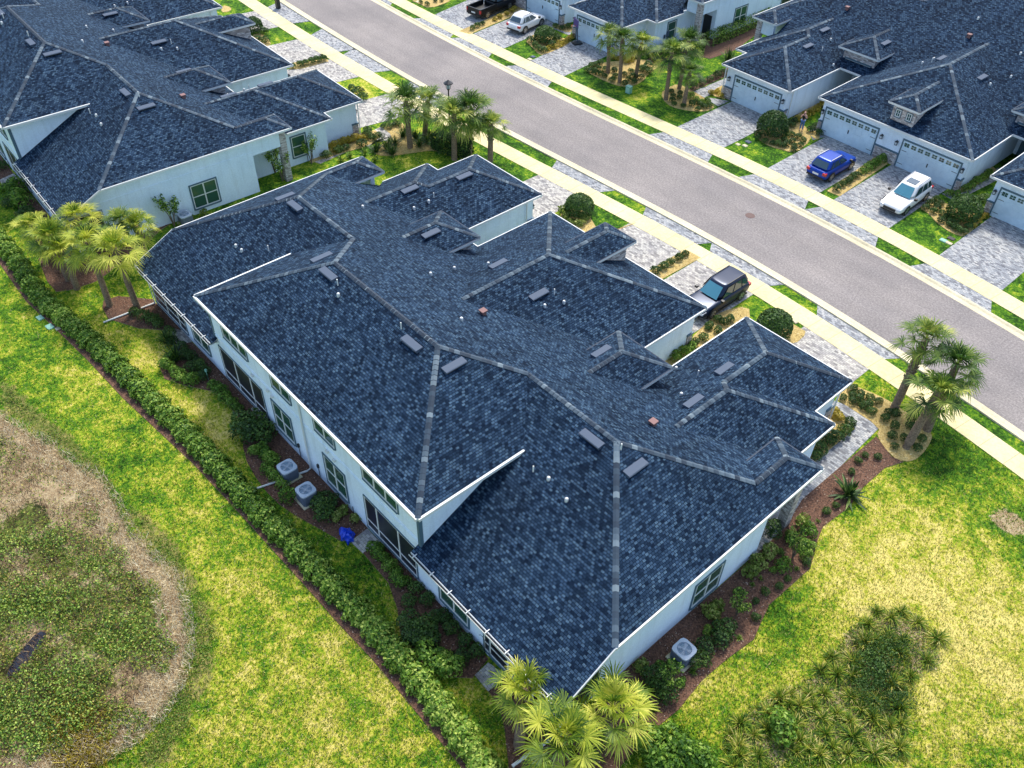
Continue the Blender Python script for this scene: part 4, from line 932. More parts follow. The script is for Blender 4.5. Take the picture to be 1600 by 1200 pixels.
bed('lime_shrub', [(880, 333), (893, 349), (906, 352), (912, 343), (884, 341)], 'under the big round bush behind the middle roof', 'low leafy shrub', 1.1)
bed('round_shrub', [(1107, 510), (1120, 500), (1130, 505), (1141, 500), (1106, 514, .8), (1122, 518), (1080, 540), (1084, 538), (1098, 490+40)], 'beside the black SUV', 'small shrub', .8)
bed('leafy_shrub', [(1055, 560), (1068, 552), (1078, 546)], 'in the gap beside the garage wall', 'leafy shrub', .7)
bed('round_shrub', [(458, 105, .9), (470, 102), (478, 100), (488, 98), (497, 95), (506, 93, 1.15)], 'in the strip between the left driveways', 'ball shrub', .95)
bed('globe_bush', [(398, 48)], 'at the upper left behind the far roof edge', 'big round dark bush', .8, 'bush', .01)
bed('dark_shrub', [(412, 52), (415, 66), (404, 64), (550, 140), (560, 148), (568, 154)], 'along the small lawns at the upper left', 'dark low shrub', .8)
bed('golden_shrub', [(521, 229), (530, 226), (538, 224), (546, 221), (555, 218), (524, 236), (560, 217), (570, 215)], 'beside the white garage wall of the left building', 'golden shrub', 1.1)
bed('dark_shrub', [(575, 205), (582, 216), (574, 212), (592, 217), (566, 228), (541, 233), (530, 238), (510, 245)], 'along the paver path of the left building', 'dark shrub', .7)
bed('round_shrub', [(599, 198), (609, 199), (615, 196), (618, 192), (623, 196)], 'at the driveway end of the lamp bed', 'small round shrub', .75)
bed('spiky_plant', [(588, 236), (605, 232), (612, 240), (618, 226), (635, 206), (650, 216), (655, 228), (667, 222), (672, 213), (678, 226), (610, 222), (630, 212)], 'in the straw bed around the lamp palms', 'dark spiky plant', 1.0, 'plant')
bed('flax_plant', [(547, 245), (533, 250), (570, 240), (586, 250)], 'along the lower side of the left path', 'pale strappy plant', .9, 'plant')
bed('young_tree', [(487, 254), (442, 281), (273, 352), (430, 268)], 'against the pale end wall of the left building', 'thin young shrub tree', 1.15, 'small tree')
bed('lime_shrub', [(320, 335), (300, 342), (285, 350)], 'at the foot of the left building end wall', 'low lime shrub', .8)
# across the street
bed('globe_bush', [(1204, 209)], 'left of the person across the street', 'big round green bush', 1.15, 'bush', .01)
bed('globe_bush', [(1501, 340)], 'right of the white SUV', 'big round green bush', 1.12, 'bush', .01)
bed('globe_bush', [(851, 64)], 'beside the white crossover', 'big round green bush', 1.0, 'bush', .01)
bed('round_shrub', [(1181, 210), (1184, 216), (1194, 222), (1206, 224), (1215, 226), (1228, 226), (1224, 219), (1229, 206), (1237, 211), (1229, 214), (1237, 221), (1245, 215), (1240, 228), (1240, 234), (1250, 228), (1255, 220), (1222, 228), (1232, 194), (1240, 190), (1236, 197)], 'in the straw bed left of the person', 'small round shrub', .78)
bed('round_shrub', [(1266, 205), (1274, 198), (1279, 209)], 'by the path corner right of the person', 'ball shrub', .95)
bed('golden_shrub', [(1246, 188), (1258, 182), (1266, 177), (1275, 172), (1284, 166)], 'along the white wall behind the person', 'golden green shrub', 1.0)
bed('round_shrub', [(1307, 296), (1315, 290), (1323, 285), (1331, 279), (1338, 275), (1327, 282)], 'in the strip between the blue car and the white SUV', 'ball shrub', .85)
bed('leafy_shrub', [(1347, 269), (1354, 265), (1361, 260), (1368, 256), (1375, 251)], 'at the garage end of the strip by the blue car', 'leafy shrub', .62)
bed('round_shrub', [(1461, 313), (1467, 319), (1451, 320), (1444, 325), (1457, 331), (1462, 325), (1470, 334), (1478, 341), (1469, 346), (1482, 352), (1489, 356), (1497, 361), (1505, 363), (1511, 356), (1484, 347)], 'in the straw bed right of the white SUV', 'small round shrub', .85)
bed('golden_shrub', [(1530, 335), (1536, 338), (1526, 345), (1519, 352)], 'between the big bush and the far right driveway', 'golden shrub', .9)
bed('leafy_shrub', [(1482, 303), (1494, 306), (1508, 297), (1516, 291), (1525, 285), (1534, 280), (1543, 274)], 'along the wall right of the garage doors', 'leafy green shrub', .6)
bed('dark_shrub', [(1528, 316), (1537, 312)], 'at the stone pier on the far right', 'dark shrub', .8)
bed('round_shrub', [(738, 45), (746, 41), (754, 38)], 'beside the pickup', 'small dark shrub', .8)
bed('golden_shrub', [(773, 31), (781, 27), (792, 22), (800, 17), (804, 13)], 'between the pickup and the crossover', 'golden shrub', .8)
bed('dark_shrub', [(836, 72), (842, 78), (830, 65), (849, 80), (862, 72), (870, 60), (872, 62)], 'in the bed beside the white crossover', 'dark low shrub', .7)
bed('golden_shrub', [(856, 76), (866, 74), (875, 70), (882, 66), (888, 62), (893, 58)], 'between the crossover and the basketball hoop', 'golden shrub', .9)
bed('round_shrub', [(868, 42), (878, 45), (888, 43), (848, 58)], 'at the foot of the stone pier behind the crossover', 'small dark shrub', .9)
bed('round_shrub', [(917, 110), (924, 105), (930, 103), (937, 100), (922, 112), (936, 108), (928, 110), (930, 115), (938, 117), (945, 120), (945, 110), (956, 126), (959, 112), (961, 120), (975, 132), (975, 118), (982, 125), (986, 113), (990, 120), (991, 129), (1001, 122), (1002, 108)], 'in the straw bed with three palms across the street', 'small round shrub', .85)
bed('golden_shrub', [(957, 90), (964, 92), (975, 92), (980, 97), (986, 94)], 'beside the garage corner behind the three palms', 'golden shrub', .9)
bed('dark_shrub', [(1012, 104), (1024, 97), (1005, 110), (1014, 114)], 'on the right of the bed with three palms', 'dark reddish shrub', .7)
bed('round_shrub', [(1048, 145), (1051, 151), (1062, 147), (1061, 153), (1050, 157), (1053, 163), (1067, 166), (1080, 164), (1086, 160), (1094, 165), (1100, 168), (1108, 166), (1090, 172)], 'in the round straw bed across the street', 'small round shrub', .8)
bed('leafy_shrub', [(1078, 152), (1088, 157), (1096, 162), (1104, 160)], 'on the right side of the round straw bed', 'leafy shrub', .55)
bed('golden_shrub', [(1111, 146), (1120, 144), (1126, 150), (1130, 142)], 'at the corner of the far garage by the path', 'golden shrub', .95)
bed('round_shrub', [(1082, 137), (1096, 131), (1108, 125), (1120, 120), (1132, 115)], 'in the mulch strip beside the far lawn', 'dark ball shrub', 1.0)
bed('spiky_plant', [(1128, 55), (1137, 92)], 'on the far lawn near the hedge', 'tall spiky plant', 1.3, 'plant')
bed('round_shrub', [(658, 4), (668, 7), (680, 2), (690, 1)], 'at the top edge behind the small lawn', 'small round shrub', .7)
# rear garden of the central building
bed('dark_shrub', [(270, 535), (265, 520), (240, 500), (250, 508), (212, 490), (226, 495)], 'by the left lanai of the central building', 'dark shrub', .62)
bed('spiky_plant', [(262, 535), (275, 560)], 'left of the first stepping slab', 'dark palmetto like plant', 1.1, 'plant')
bed('dark_shrub', [(285, 545), (290, 555), (300, 560), (308, 568), (315, 575), (300, 578), (322, 582), (318, 590)], 'in the curved bed below the left lanai', 'dark round shrub', .62)
bed('leafy_shrub', [(262, 575), (275, 585), (285, 592), (300, 595), (270, 560)], 'on the outer curve of the left lanai bed', 'leafy green shrub', .7)
bed('leafy_shrub', [(336, 605), (345, 612), (352, 622), (362, 630), (372, 640)], 'under the second lanai', 'leafy bright shrub', .62)
bed('dark_shrub', [(400, 665), (390, 680), (380, 668), (410, 682)], 'beside the slab at the second lanai', 'tall dark shrub', 1.25)
bed('leafy_shrub', [(410, 700), (418, 712), (400, 708), (425, 722), (418, 735), (430, 745), (442, 758), (452, 778)], 'left of the two air conditioners', 'bright leafy shrub', .66)
bed('dark_shrub', [(505, 795), (498, 785), (515, 785), (508, 805)], 'below the second air conditioner', 'dark shrub', .8)
bed('lime_shrub', [(526, 810), (556, 812), (535, 800)], 'near the blue plastic sheet', 'small lime shrub', .8)
bed('leafy_shrub', [(586, 858), (594, 866), (602, 876), (610, 886), (622, 903), (630, 912)], 'along the wall by the third lanai', 'yellow green shrub', .6)
bed('dark_shrub', [(650, 920), (667, 938), (640, 940), (682, 966), (706, 985), (727, 1005), (720, 1030), (744, 1020), (695, 965)], 'in the big rear bed under the low eave', 'dark green shrub', .62)
bed('dark_shrub', [(640, 975), (650, 990), (662, 985), (645, 1000), (668, 1000)], 'in the dark outer group of the rear bed', 'bushy dark shrub', .9)
bed('leafy_shrub', [(665, 1022), (680, 1030), (695, 1035), (705, 1045), (685, 1042)], 'in the bright group of the rear bed', 'bushy green shrub', .85)
bed('leafy_shrub', [(25, 300), (35, 318), (20, 312)], 'behind the left building', 'bright green shrub', 1.2)
bed('dark_shrub', [(2, 262), (15, 320), (45, 335), (60, 345), (35, 340)], 'in the mulch behind the left building', 'small dark shrub', .8)
bed('dark_shrub', [(1018, 1060), (1040, 1085), (1030, 1070), (1100, 1015), (1125, 1000), (1130, 985), (1090, 1035)], 'in the mulch bed around the end air conditioner', 'dark upright shrub', .85)
bed('lime_shrub', [(1170, 895), (1184, 882), (1200, 866), (1108, 960), (1118, 950), (1255, 818), (1000, 1045)], 'along the end wall of the central building', 'lime yellow shrub', 1.15)
bed('young_tree', [(1150, 960), (1238, 870), (1045, 1075)], 'in the brown bed beside the end wall', 'thin upright shrub tree', .85, 'small tree')
bed('leafy_shrub', [(1232, 840), (1262, 832), (1248, 850), (1258, 868), (1222, 885), (1262, 855)], 'in the upper part of the end bed', 'small leafy shrub', .6)
bed('round_shrub', [(1216, 916), (1230, 905), (1194, 925), (1180, 940), (1260, 880), (1180, 965), (1350, 712), (1340, 720), (1330, 738), (1370, 715), (1305, 790), (1290, 800)], 'scattered over the brown end bed', 'tiny shrub', .55)
bed('agave_plant', [(1325, 772)], 'on the brown bed at the right end of the building', 'big dark spiky agave', 1.15, 'plant', .02)
bed('dark_shrub', [(1205, 832)], 'under the roof of the end porch', 'dark potted shrub', .8)
EB = W2(MULCH['right']); tp = []; occp = [o.location.copy() for o in bpy.data.objects if o.parent is None and o.get('category') in ('shrub', 'small tree', 'plant')]
for _try in range(1500):
    if len(tp) >= 46: break
    p = (random.uniform(1000, 1400), random.uniform(690, 1120)); w = at(*p)
    if inpoly(np.array([w[:2]]), EB)[0] and sdist(np.array([w[:2]]), EB)[0] > .35 and w[0] > 2.9 and all(math.dist(w[:2], q[:2]) > .5 for q in tp) and all(math.dist(w[:2], q[:2]) > .5 for q in occp): tp.append(w)
for w in tp:
    o = used_copy('flax_plant' if random.random() < .5 else 'leafy_shrub'); sc_ = random.uniform(.28, .45); o.location = (w[0], w[1], .02); o.scale = (sc_,)*3; o.rotation_euler = (0, 0, random.uniform(0, 6.28))
    tag(o, 'tiny green plant dotted over the brown bed along the right end wall', 'plant', 'tiny plants over the end bed')
# planting island on the right lawn
isl = []
while len(isl) < 62:
    p = (random.uniform(1125, 1465), random.uniform(950, 1200)); w = at(*p)
    if inpoly(np.array([w[:2]]), RBED)[0] and all(math.dist(p, q) > 15 for q in isl) and math.dist(p, (1375, 1045)) > 22: isl.append(p)
for k, p in enumerate(isl):
    o = used_copy('grass_clump'); g = at(*p); s = random.uniform(.75, 1.25); o.location = g; o.scale = (s, s, s*.75); o.rotation_euler = (0, 0, random.uniform(0, 6.28))
    tag(o, 'arching yellow green grass clump in the planting island on the right lawn', 'grass clump', 'grass clumps in the right hand planting island')
bed('leafy_shrub', [(1215, 1140)], 'among the grass clumps of the planting island', 'green leafy shrub', 1.1)
add_proto('island_bush', mkball(2300, 1.35, .55, .085, LEAF_S, lump=.85, k=12, hollow=.8))
bed('island_bush', [(1352, 1018, .6), (1396, 1012, .5), (1378, 1050, .78), (1345, 1062, .55), (1400, 1085, .5), (1365, 1092, .5)], 'in the planting island on the right lawn', 'loose dark bush', .85, 'bush', .05)
bed('leafy_shrub', [(1030, 1180), (1050, 1165), (1070, 1180), (1040, 1195), (1090, 1190), (1010, 1170)], 'at the bottom edge right of the palms', 'bright green leafy bush', 1.2)
# ------------------------------------------------------------------ grass blades and weeds, nobody could count them
def scatter(name, region, n, h, w, mat, label, lift=0, leafy=False, dens=None):
    P = []
    tot = 0
    for _it in range(40):
        if tot >= n: break
        m_ = max(n, 20000); q = np.stack([rng.uniform(-120, 1700, m_), rng.uniform(-20, 1230, m_)], 1)
        d = CF[None]+((q[:, 0]-800)/FPX)[:, None]*CR-((q[:, 1]-600)/FPX)[:, None]*CU
        g = (CAM+d*((0-CAM[2])/d[:, 2])[:, None])[:, :2]; k = region(g)
        g = g[k]; P.append(g); tot += len(g)
        if len(g) == 0: break
    P = np.concatenate(P)[:n]; n = len(P)
    if leafy:
        C = np.c_[P, rng.random(n)*h]; V = leafquads(C, np.tile([0, 0, 1.], (n, 1)), w, .6, .8)
    else:
        a = rng.uniform(0, 6.283, n); s = np.stack([np.cos(a), np.sin(a), np.zeros(n)], 1)*w; hh = h*rng.uniform(.4, 1.2, n)
        B = np.c_[P, np.zeros(n)]; T = B+np.c_[rng.normal(0, .5, (n, 2))*hh[:, None], hh]
        V = np.stack([B-s, B+s, T+s*.3, T-s*.3], 1)
    dry, soil, weed = zones(P)
    r = np.clip(rng.random(n)*1.15-.15+(dry-.35)*.9, 0, 1) if not leafy else rng.random(n)
    tag(quads(name, V, r, mat), label, 'ground cover', kind='stuff')
occ = [W2(p) for p in list(MULCH.values())]+[[(X1, -15), (X2, -15), (X2, 2.3), (X1, 2.3)]]
def lawn_ok(g):
    k = (g[:, 1] < 15.2)
    k &= ~((g[:, 0] > -35.6) & (g[:, 0] < 2.2) & (g[:, 1] > -15) & (g[:, 1] < 10.3)) & (g[:, 0] > -62)
    k &= ~((g[:, 0] < -42) & (g[:, 1] > -16))
    for p in occ: k &= ~inpoly(g, p)
    for key in ('lean', 'suv', 'lamp', 'ball12', 'bush4'): k &= ~inpoly(g, W2(STRAW[key]))
    k &= ~((g[:, 0] > -33) & (g[:, 0] < 4.9) & (g[:, 1] > 2) & (g[:, 1] < 16.5) & (g[:, 0] < -1.2))
    k &= ~inpoly(g, W2([(1296, 626), (1319, 625), (1380, 667), (1312, 735), (1180, 870)]))
    k &= ~inpoly(g, W2([(485, 240), (500, 265), (580, 240), (620, 210), (590, 195)]))
    k &= ~(g[:, 1] > np.interp(g[:, 0], NSL[:, 0], NSL[:, 1])-.1)
    return k
scatter('grass', lambda g: lawn_ok(g) & (sdist(g, WILDW) < .2), 110000, .10, .022, GRASS, 'short yellow green lawn grass')
wl = lambda lo_, hi_: (lambda g: (sdist(g, WILDW) > lo_) & (sdist(g, WILDW) < hi_))
PUD = W2([(10, 1050), (30, 1020), (60, 985), (75, 990), (55, 1018), (35, 1045), (15, 1060)])
def wob(g, f=1.): 
    x, y = g[:, 0]*f, g[:, 1]*f
    return np.sin(x*1.9+y*.7+2*np.sin(y*.6))+np.sin(y*2.3-x*.9)+np.sin(x*.8-y*1.2)+.8*np.sin(x*4.1+y*3.3)+.8*np.sin(y*5.2-x*2.6)
def weedy(g):
    s = sdist(g, WILDW); nn = wob(g)
    c = at(75, 760); hole = np.hypot(g[:, 0]-c[0], g[:, 1]-c[1]) < 3.0+.6*nn+rng.normal(0, .5, len(g))
    return (s+.35*nn > 1.0) & (~hole | (rng.random(len(g)) < .22)) & (nn+rng.normal(0, 1.2, len(g)) > -.55-.15*np.clip(s-1, 0, 4)) & ~inpoly(g, PUD)
LEAF_W = mk_leaf('weed_leaf', [(0, (.02, .04, .010)), (.3, (.09, .18, .02)), (.6, (.24, .38, .035)), (.82, (.42, .42, .07)), (1, (.55, .38, .12))], .35)
scatter('weeds', weedy, 46000, .22, .05, LEAF_W, 'tangled low green weeds in the hollow at the lower left', leafy=True)
BR = [(60, 1110, 1.7), (20, 1130, 1.5), (100, 1120, 1.3), (30, 945, 1.3), (30, 855, 1.0), (100, 935, 1.0), (210, 990, 1.4), (110, 1060, 1.2), (95, 840, .9), (160, 900, 1.2)]
def bright(g):
    k = np.zeros(len(g), bool)
    for bx, by, br in BR: c = at(bx, by); k |= (np.hypot(g[:, 0]-c[0], g[:, 1]-c[1]) < br*(1+.2*wob(g, 1.3)/2+rng.normal(0, .2, len(g))))
    return k
scatter('weeds', lambda g: bright(g) & (sdist(g, WILDW) > .6), 9000, .38, .055, LEAF_H, 'taller bright weed patches in the hollow', leafy=True)
def orange(g):
    c = at(125, 1150); return np.hypot((g[:, 0]-c[0])*.6, g[:, 1]-c[1]) < 1.1*(1+.2*rng.normal(0, 1, len(g)))
scatter('dry_grass', lambda g: orange(g), 2500, .25, .03, LEAF_O, 'orange yellow weeds on the lower edge of the hollow')
scatter('dry_grass', lambda g: (sdist(g, WILDW) > 1.2) & (wob(g, .7) < .8), 12000, .30, .014, mk_leaf('brown_stalk', [(0, (.06, .03, .02)), (.5, (.20, .11, .06)), (1, (.55, .42, .22))], .2, .9), 'brown dead stalks among the weeds of the hollow')
scatter('dry_grass', wl(-.3, 1.3), 17000, .22, .014, mk_leaf('dead_grass', [(0, (.24, .14, .08)), (.5, (.60, .48, .28)), (1, (.85, .78, .55))], .2, .9), 'pale dead grass around the hollow')
scatter('weeds', lambda g: (sdist(g, WEEDS[0])+.28*wob(g, .8)+rng.normal(0, .35, len(g)) > .35) & (sdist(g, WILDW) < .3), 13000, .10, .04, mk_leaf('fringe_leaf', [(0, (.05, .11, .012)), (.5, (.13, .25, .02)), (1, (.32, .42, .04))], .35), 'green weed strip beside the hollow', leafy=True)
scatter('weeds', lambda g: inpoly(g, RBED), 14000, .14, .045, LEAF_W, 'low weeds in the planting island', leafy=True)
# bark chips and straw over the beds
def chips(name, polys, dens, mat, label, s=.045):
    V = []; rr = []
    for p in polys:
        w = np.array(W2(p)); lo, hi = w.min(0), w.max(0); lo = np.maximum(lo, [-62, -30]); hi = np.minimum(hi, [20, 42])
        if (hi <= lo).any(): continue
        n = int((hi-lo).prod()*dens); g = rng.uniform(lo, hi, (n, 2)); g = g[inpoly(g, [tuple(q) for q in w])]
        V.append(np.c_[g, np.full(len(g), .05)])
    C = np.concatenate(V); n = len(C)
    tag(quads(name, leafquads(C, np.tile([0, 0, 1.], (n, 1)), s, .35, .5), rng.random(n), mat), label, 'mulch', kind='stuff')
chips('bark_chips', [p for k, p in MULCH.items() if k not in ('Rw', 'Tw')], 75, mk_leaf('bark_chip', [(0, (.03, .013, .008)), (.5, (.14, .062, .036)), (.85, (.26, .15, .10)), (1, (.52, .40, .30))], 0, .9), 'reddish brown bark chips over the beds')
chips('straw_litter', list(STRAW.values()), 60, mk_leaf('straw_chip', [(0, (.28, .16, .04)), (.5, (.58, .44, .15)), (1, (.82, .72, .42))], 0, .9), 'yellow pine straw over the beds', .05)
# ------------------------------------------------------------------ vehicles (local frame: +x is the front)
def car_paint(name, c, metal=.25): 
    t = NT(name); t.b.inputs['Base Color'].default_value = (*c, 1); t.b.inputs['Metallic'].default_value = metal; t.b.inputs['Roughness'].default_value = .28
    t.b.inputs['Specular IOR Level'].default_value = .3; return t.mat
def wheel(par, x, y, r, sgn):
    b = MB(); n = 20; w = .12
    ring = lambda yy, rr: [(x+rr*math.cos(2*math.pi*k/n), y+yy*sgn, r+rr*math.sin(2*math.pi*k/n)) for k in range(n)]
    b.loft([ring(-w, r*.7), ring(-w, r*.96), ring(-w*.7, r), ring(w*.7, r), ring(w, r*.94), ring(w*.98, r*.70)], 0, False)
    o = b.build('wheel', M['tyre'], par, merge=True); g = MB()
    g.face(ring(w*.55, r*.70) if sgn < 0 else ring(w*.55, r*.70)[::-1], 1)
    for k in range(5):
        a = k*1.2566; g.bar((x, y+sgn*w*.8, r), (x+r*.66*math.cos(a), y+sgn*w*.9, r+r*.66*math.sin(a)), r*.22, .03, 0, (0, 1, 0))
    R1, R2 = ring(w, r*.72), ring(w, r*.62)
    for k in range(n): g.face([R1[k], R1[(k+1) % n], R2[(k+1) % n], R2[k]], 0)
    g.build('rim', [M['rim'], M['black']], o)
def sec(x, w, z0, z1, crown=.03, tumble=.93):
    h = z1-z0
    P = [(.82*w, z0), (.97*w, z0+.12*h), (w, z0+.45*h), (.985*w, z0+.72*h), (tumble*w, z1-.04*h), (tumble*w*.86, z1+crown*.5), (tumble*w*.45, z1+crown)]
    return [(x, y, z) for y, z in P]+[(x, -y, z) for y, z in P[::-1]]
def car(name, label, cat, loc, ang, paint, kind='suv', L=4.8, Wd=.95, Ht=1.72, group=None):
    t = empty(name, label, cat, (loc[0], loc[1], .02), ang, group)
    h = L/2; r = .37; wb = h*.60; belt = 1.02 if kind != 'pickup' else 1.15; hood = belt-.06
    b = MB()
    S_ = [(-h, .80, .50, belt-.22), (-h+.06, .90, .38, belt-.08), (-h+.25, .96, .28, belt), (-wb, .99, .26, belt+.02), (0, 1.0, .25, belt), (wb-.3, 1.0, .26, hood), (wb+.1, .98, .28, hood-.04), (h-.25, .93, .30, hood-.12), (h-.07, .86, .36, hood-.22), (h, .74, .45, hood-.36)]
    secs = [sec(x, w*Wd, z0, z1) for x, w, z0, z1 in S_]
    if kind == 'pickup':
        secs = [s for s, q in zip(secs, S_) if q[0] > -.4]; secs = [sec(-.45, Wd, .35, belt)]+secs
    b.loft(secs, 0)
    # cabin
    if kind == 'suv': x0, x1, a0, a1 = -h+.12, wb-.45, -h+.50, wb-1.30
    elif kind == 'cross': x0, x1, a0, a1 = -h+.15, wb-.35, -h+.75, wb-1.25
    else: x0, x1, a0, a1 = -.42, wb-.30, -.25, wb-1.05
    wb0, wt = Wd*.91, Wd*.74; zt = Ht-.05; zb = belt-.01
    B = [(x0, wb0), (x1, wb0*.96)]; T = [(a0, wt), (a1, wt*.97)]
    def ring4(f):
        xa = x0+(a0-x0)*f; xb = x1+(a1-x1)*f; w = wb0+(wt-wb0)*f; z = zb+(zt-zb)*f
        return [(xa, -w*.93, z), (xa+.12, -w, z), (xb-.25, -w, z), (xb, -w*.80, z), (xb+.04, 0, z), (xb, w*.80, z), (xb-.25, w, z), (xa+.12, w, z), (xa, w*.93, z), (xa-.03, 0, z)]
    def ins(r, k, z):
        m = sum(p[0] for p in r)/len(r); return [(m+(x-m)*k, y*k, z) for x, y, _ in r]
    r9 = ring4(.90); r1 = ring4(1)
    b.loft([ring4(0), ring4(.3), ring4(.6), r9, ins(r1, .985, zt), ins(r1, .93, Ht-.02), ins(r1, .78, Ht+.005), ins(r1, .35, Ht+.015)], 0, True, True)
    o_ = b.build('body', paint, t, merge=True); sm_ = o_.modifiers.new('sub', 'SUBSURF'); sm_.levels = 2; sm_.render_levels = 2
    b = MB()
    if kind == 'pickup':
        for sy in (-1, 1): b.box(-h+.05, -.40, sy*Wd-(.12 if sy > 0 else 0), sy*Wd+(0 if sy > 0 else .12), .45, belt+.0, 0)
        b.box(-h, -h+.1, -Wd, Wd, .45, belt, 0); b.box(-h+.1, -.40, -Wd+.12, Wd-.12, .45, .66, 1)
    for sx in (-wb, wb):                                     # dark arch lips
        for sy in (-1, 1):
            n = 14; R_ = [(sx+(r+.09)*math.cos(math.pi*k/n), sy*(Wd+.006), r+(r+.07)*math.sin(math.pi*k/n)) for k in range(n+1)]
            b.face((R_ if sy < 0 else R_[::-1]), 1)
    b.box(-h+.35, h-.4, -Wd*1.0, -Wd*.94, .24, .34, 1); b.box(-h+.35, h-.4, Wd*.94, Wd*1.0, .24, .34, 1)
    b.build('sill_trim', [paint, M['black']], t)
    for sx in (-wb, wb):
        for sy in (-1, 1): wheel(t, sx, sy*(Wd-.10), r, sy)
    def quad(name, pts, mat, off=(0, 0, 0)):
        q = MB(); q.face([(x+off[0], y+off[1], z+off[2]) for x, y, z in pts], 0); q.build(name, mat, t)
    def lerp(f, side, u):
        """point on the cabin flank: f height 0..1, u 0..1 rear to front"""
        xa = x0+.14+(a0-x0)*f; xb = x1-.27+(a1-x1)*f; w = wb0+(wt-wb0)*f; return (xa+(xb-xa)*u, side*(w+.012), zb+(zt-zb)*f)
    cuts = {'suv': [(.03, .24), (.28, .58), (.62, .98)], 'cross': [(.10, .24), (.28, .60), (.64, .98)], 'pickup': [(.05, .48), (.53, .97)]}[kind]
    for sd_ in (-1, 1):
        for u0, u1 in cuts:
            p = [lerp(.14, sd_, u0), lerp(.14, sd_, u1), lerp(.86, sd_, u1-.01), lerp(.86, sd_, u0+.02)]
            quad('side_window', p if sd_ < 0 else p[::-1], M['carglass'])
        q = MB(); q.box(x1-.30, x1-.12, sd_*(Wd+.10)-.10, sd_*(Wd+.10)+.10, belt+.02, belt+.18, 0); q.build('wing_mirror', M['black'], t)
        q = MB(); q.bar((a0+.15, sd_*wt*.86, Ht+.035), (a1-.25, sd_*wt*.86, Ht+.035), .04, .04); q.build('roof_rail', M['black'] if 'white' not in label else M['rim'], t)
        q = MB(); q.loft([[(h-.34, sd_*Wd*.90, hood-.30), (h-.34, sd_*Wd*.90, hood-.17), (h-.28, sd_*Wd*.60, hood-.15), (h-.28, sd_*Wd*.60, hood-.28)], [(h-.05, sd_*Wd*.84, hood-.36), (h-.10, sd_*Wd*.84, hood-.24), (h+.0, sd_*Wd*.55, hood-.26), (h+.02, sd_*Wd*.55, hood-.36)]], 0, True, False); q.build('headlight', M['clear'], t)
        q = MB(); zz = belt-.28; q.box(-h-.012, -h+.22, min(sd_*Wd*.93, sd_*Wd*.62), max(sd_*Wd*.93, sd_*Wd*.62), zz, zz+.20) if kind != 'pickup' else q.box(-h-.012, -h+.12, min(sd_*Wd*1.005, sd_*Wd*.84), max(sd_*Wd*1.005, sd_*Wd*.84), zz-.15, zz+.2); q.build('tail_light', M['red'], t)
    wz = lambda f: zb+(zt-zb)*f
    e = .03
    quad('windscreen', [(x1+(a1-x1)*.10+.03, -wb0*.76, wz(.10)), (x1+(a1-x1)*.10+.03+.03, 0, wz(.10)), (x1+(a1-x1)*.10+.03, wb0*.76, wz(.10)), (x1+(a1-x1)*.92+.03, wt*.74, wz(.92)), (x1+(a1-x1)*.92+.06, 0, wz(.92)), (x1+(a1-x1)*.92+.03, -wt*.74, wz(.92))], M['windshield'])
    quad('rear_window', [(x0+(a0-x0)*.25-.03, wb0*.80, wz(.25)), (x0+(a0-x0)*.25-.05, 0, wz(.25)), (x0+(a0-x0)*.25-.03, -wb0*.80, wz(.25)), (x0+(a0-x0)*.88-.03, -wt*.80, wz(.88)), (x0+(a0-x0)*.88-.05, 0, wz(.88)), (x0+(a0-x0)*.88-.03, wt*.80, wz(.88))], M['carglass'])
    q = MB(); q.box(h-.06, h+.015, -Wd*.50, Wd*.50, .46, hood-.30); q.box(h-.1, h+.02, -Wd*.62, Wd*.62, .34, .42); q.build('grille', M['black'], t)
    q = MB(); q.box(-h-.03, -h+.1, -.26, .26, .62, .76); q.build('number_plate', M['white'], t)
    q = MB(); q.box(-h-.03, -h+.12, -Wd*.8, Wd*.8, .38, .52); q.build('rear_bumper', M['black'], t)
    return t
PI = math.pi
car('parked_car', 'black SUV parked nose in on the near driveway', 'car', (-11.98, 13.3), -PI/2, car_paint('black_blue_paint', (.014, .024, .05), .3), 'suv', 4.95, .98, 1.78)
c_ = car('parked_car', 'shiny blue hatchback SUV parked in front of a white garage door', 'car', (-16.75, 33.95), PI/2, car_paint('bright_blue_paint', (.006, .045, .30), .2), 'cross', 4.7, .95, 1.68)
c_ = car('parked_car', 'white SUV with a dark sunroof facing the street', 'car', (-10.35, 34.2), -PI/2+.03, car_paint('white_paint', (.78, .76, .72), .0), 'suv', 4.95, .98, 1.76)
q = MB(); q.box(-.75, .05, -.40, .40, 1.772, 1.785); q.build('sunroof', M['carglass'], c_)
car('parked_car', 'white crossover parked on the driveway beside the pickup', 'car', (-53.75, 34.5), PI/2+.16, car_paint('pearl_white_paint', (.80, .80, .78), .0), 'cross', 4.5, .93, 1.66)
car('pickup_truck', 'black pickup truck with an open bed at the top edge', 'pickup', (-59.3, 34.6), PI/2+.12, car_paint('black_paint', (.008, .009, .011), .1), 'pickup', 5.8, 1.0, 1.92)
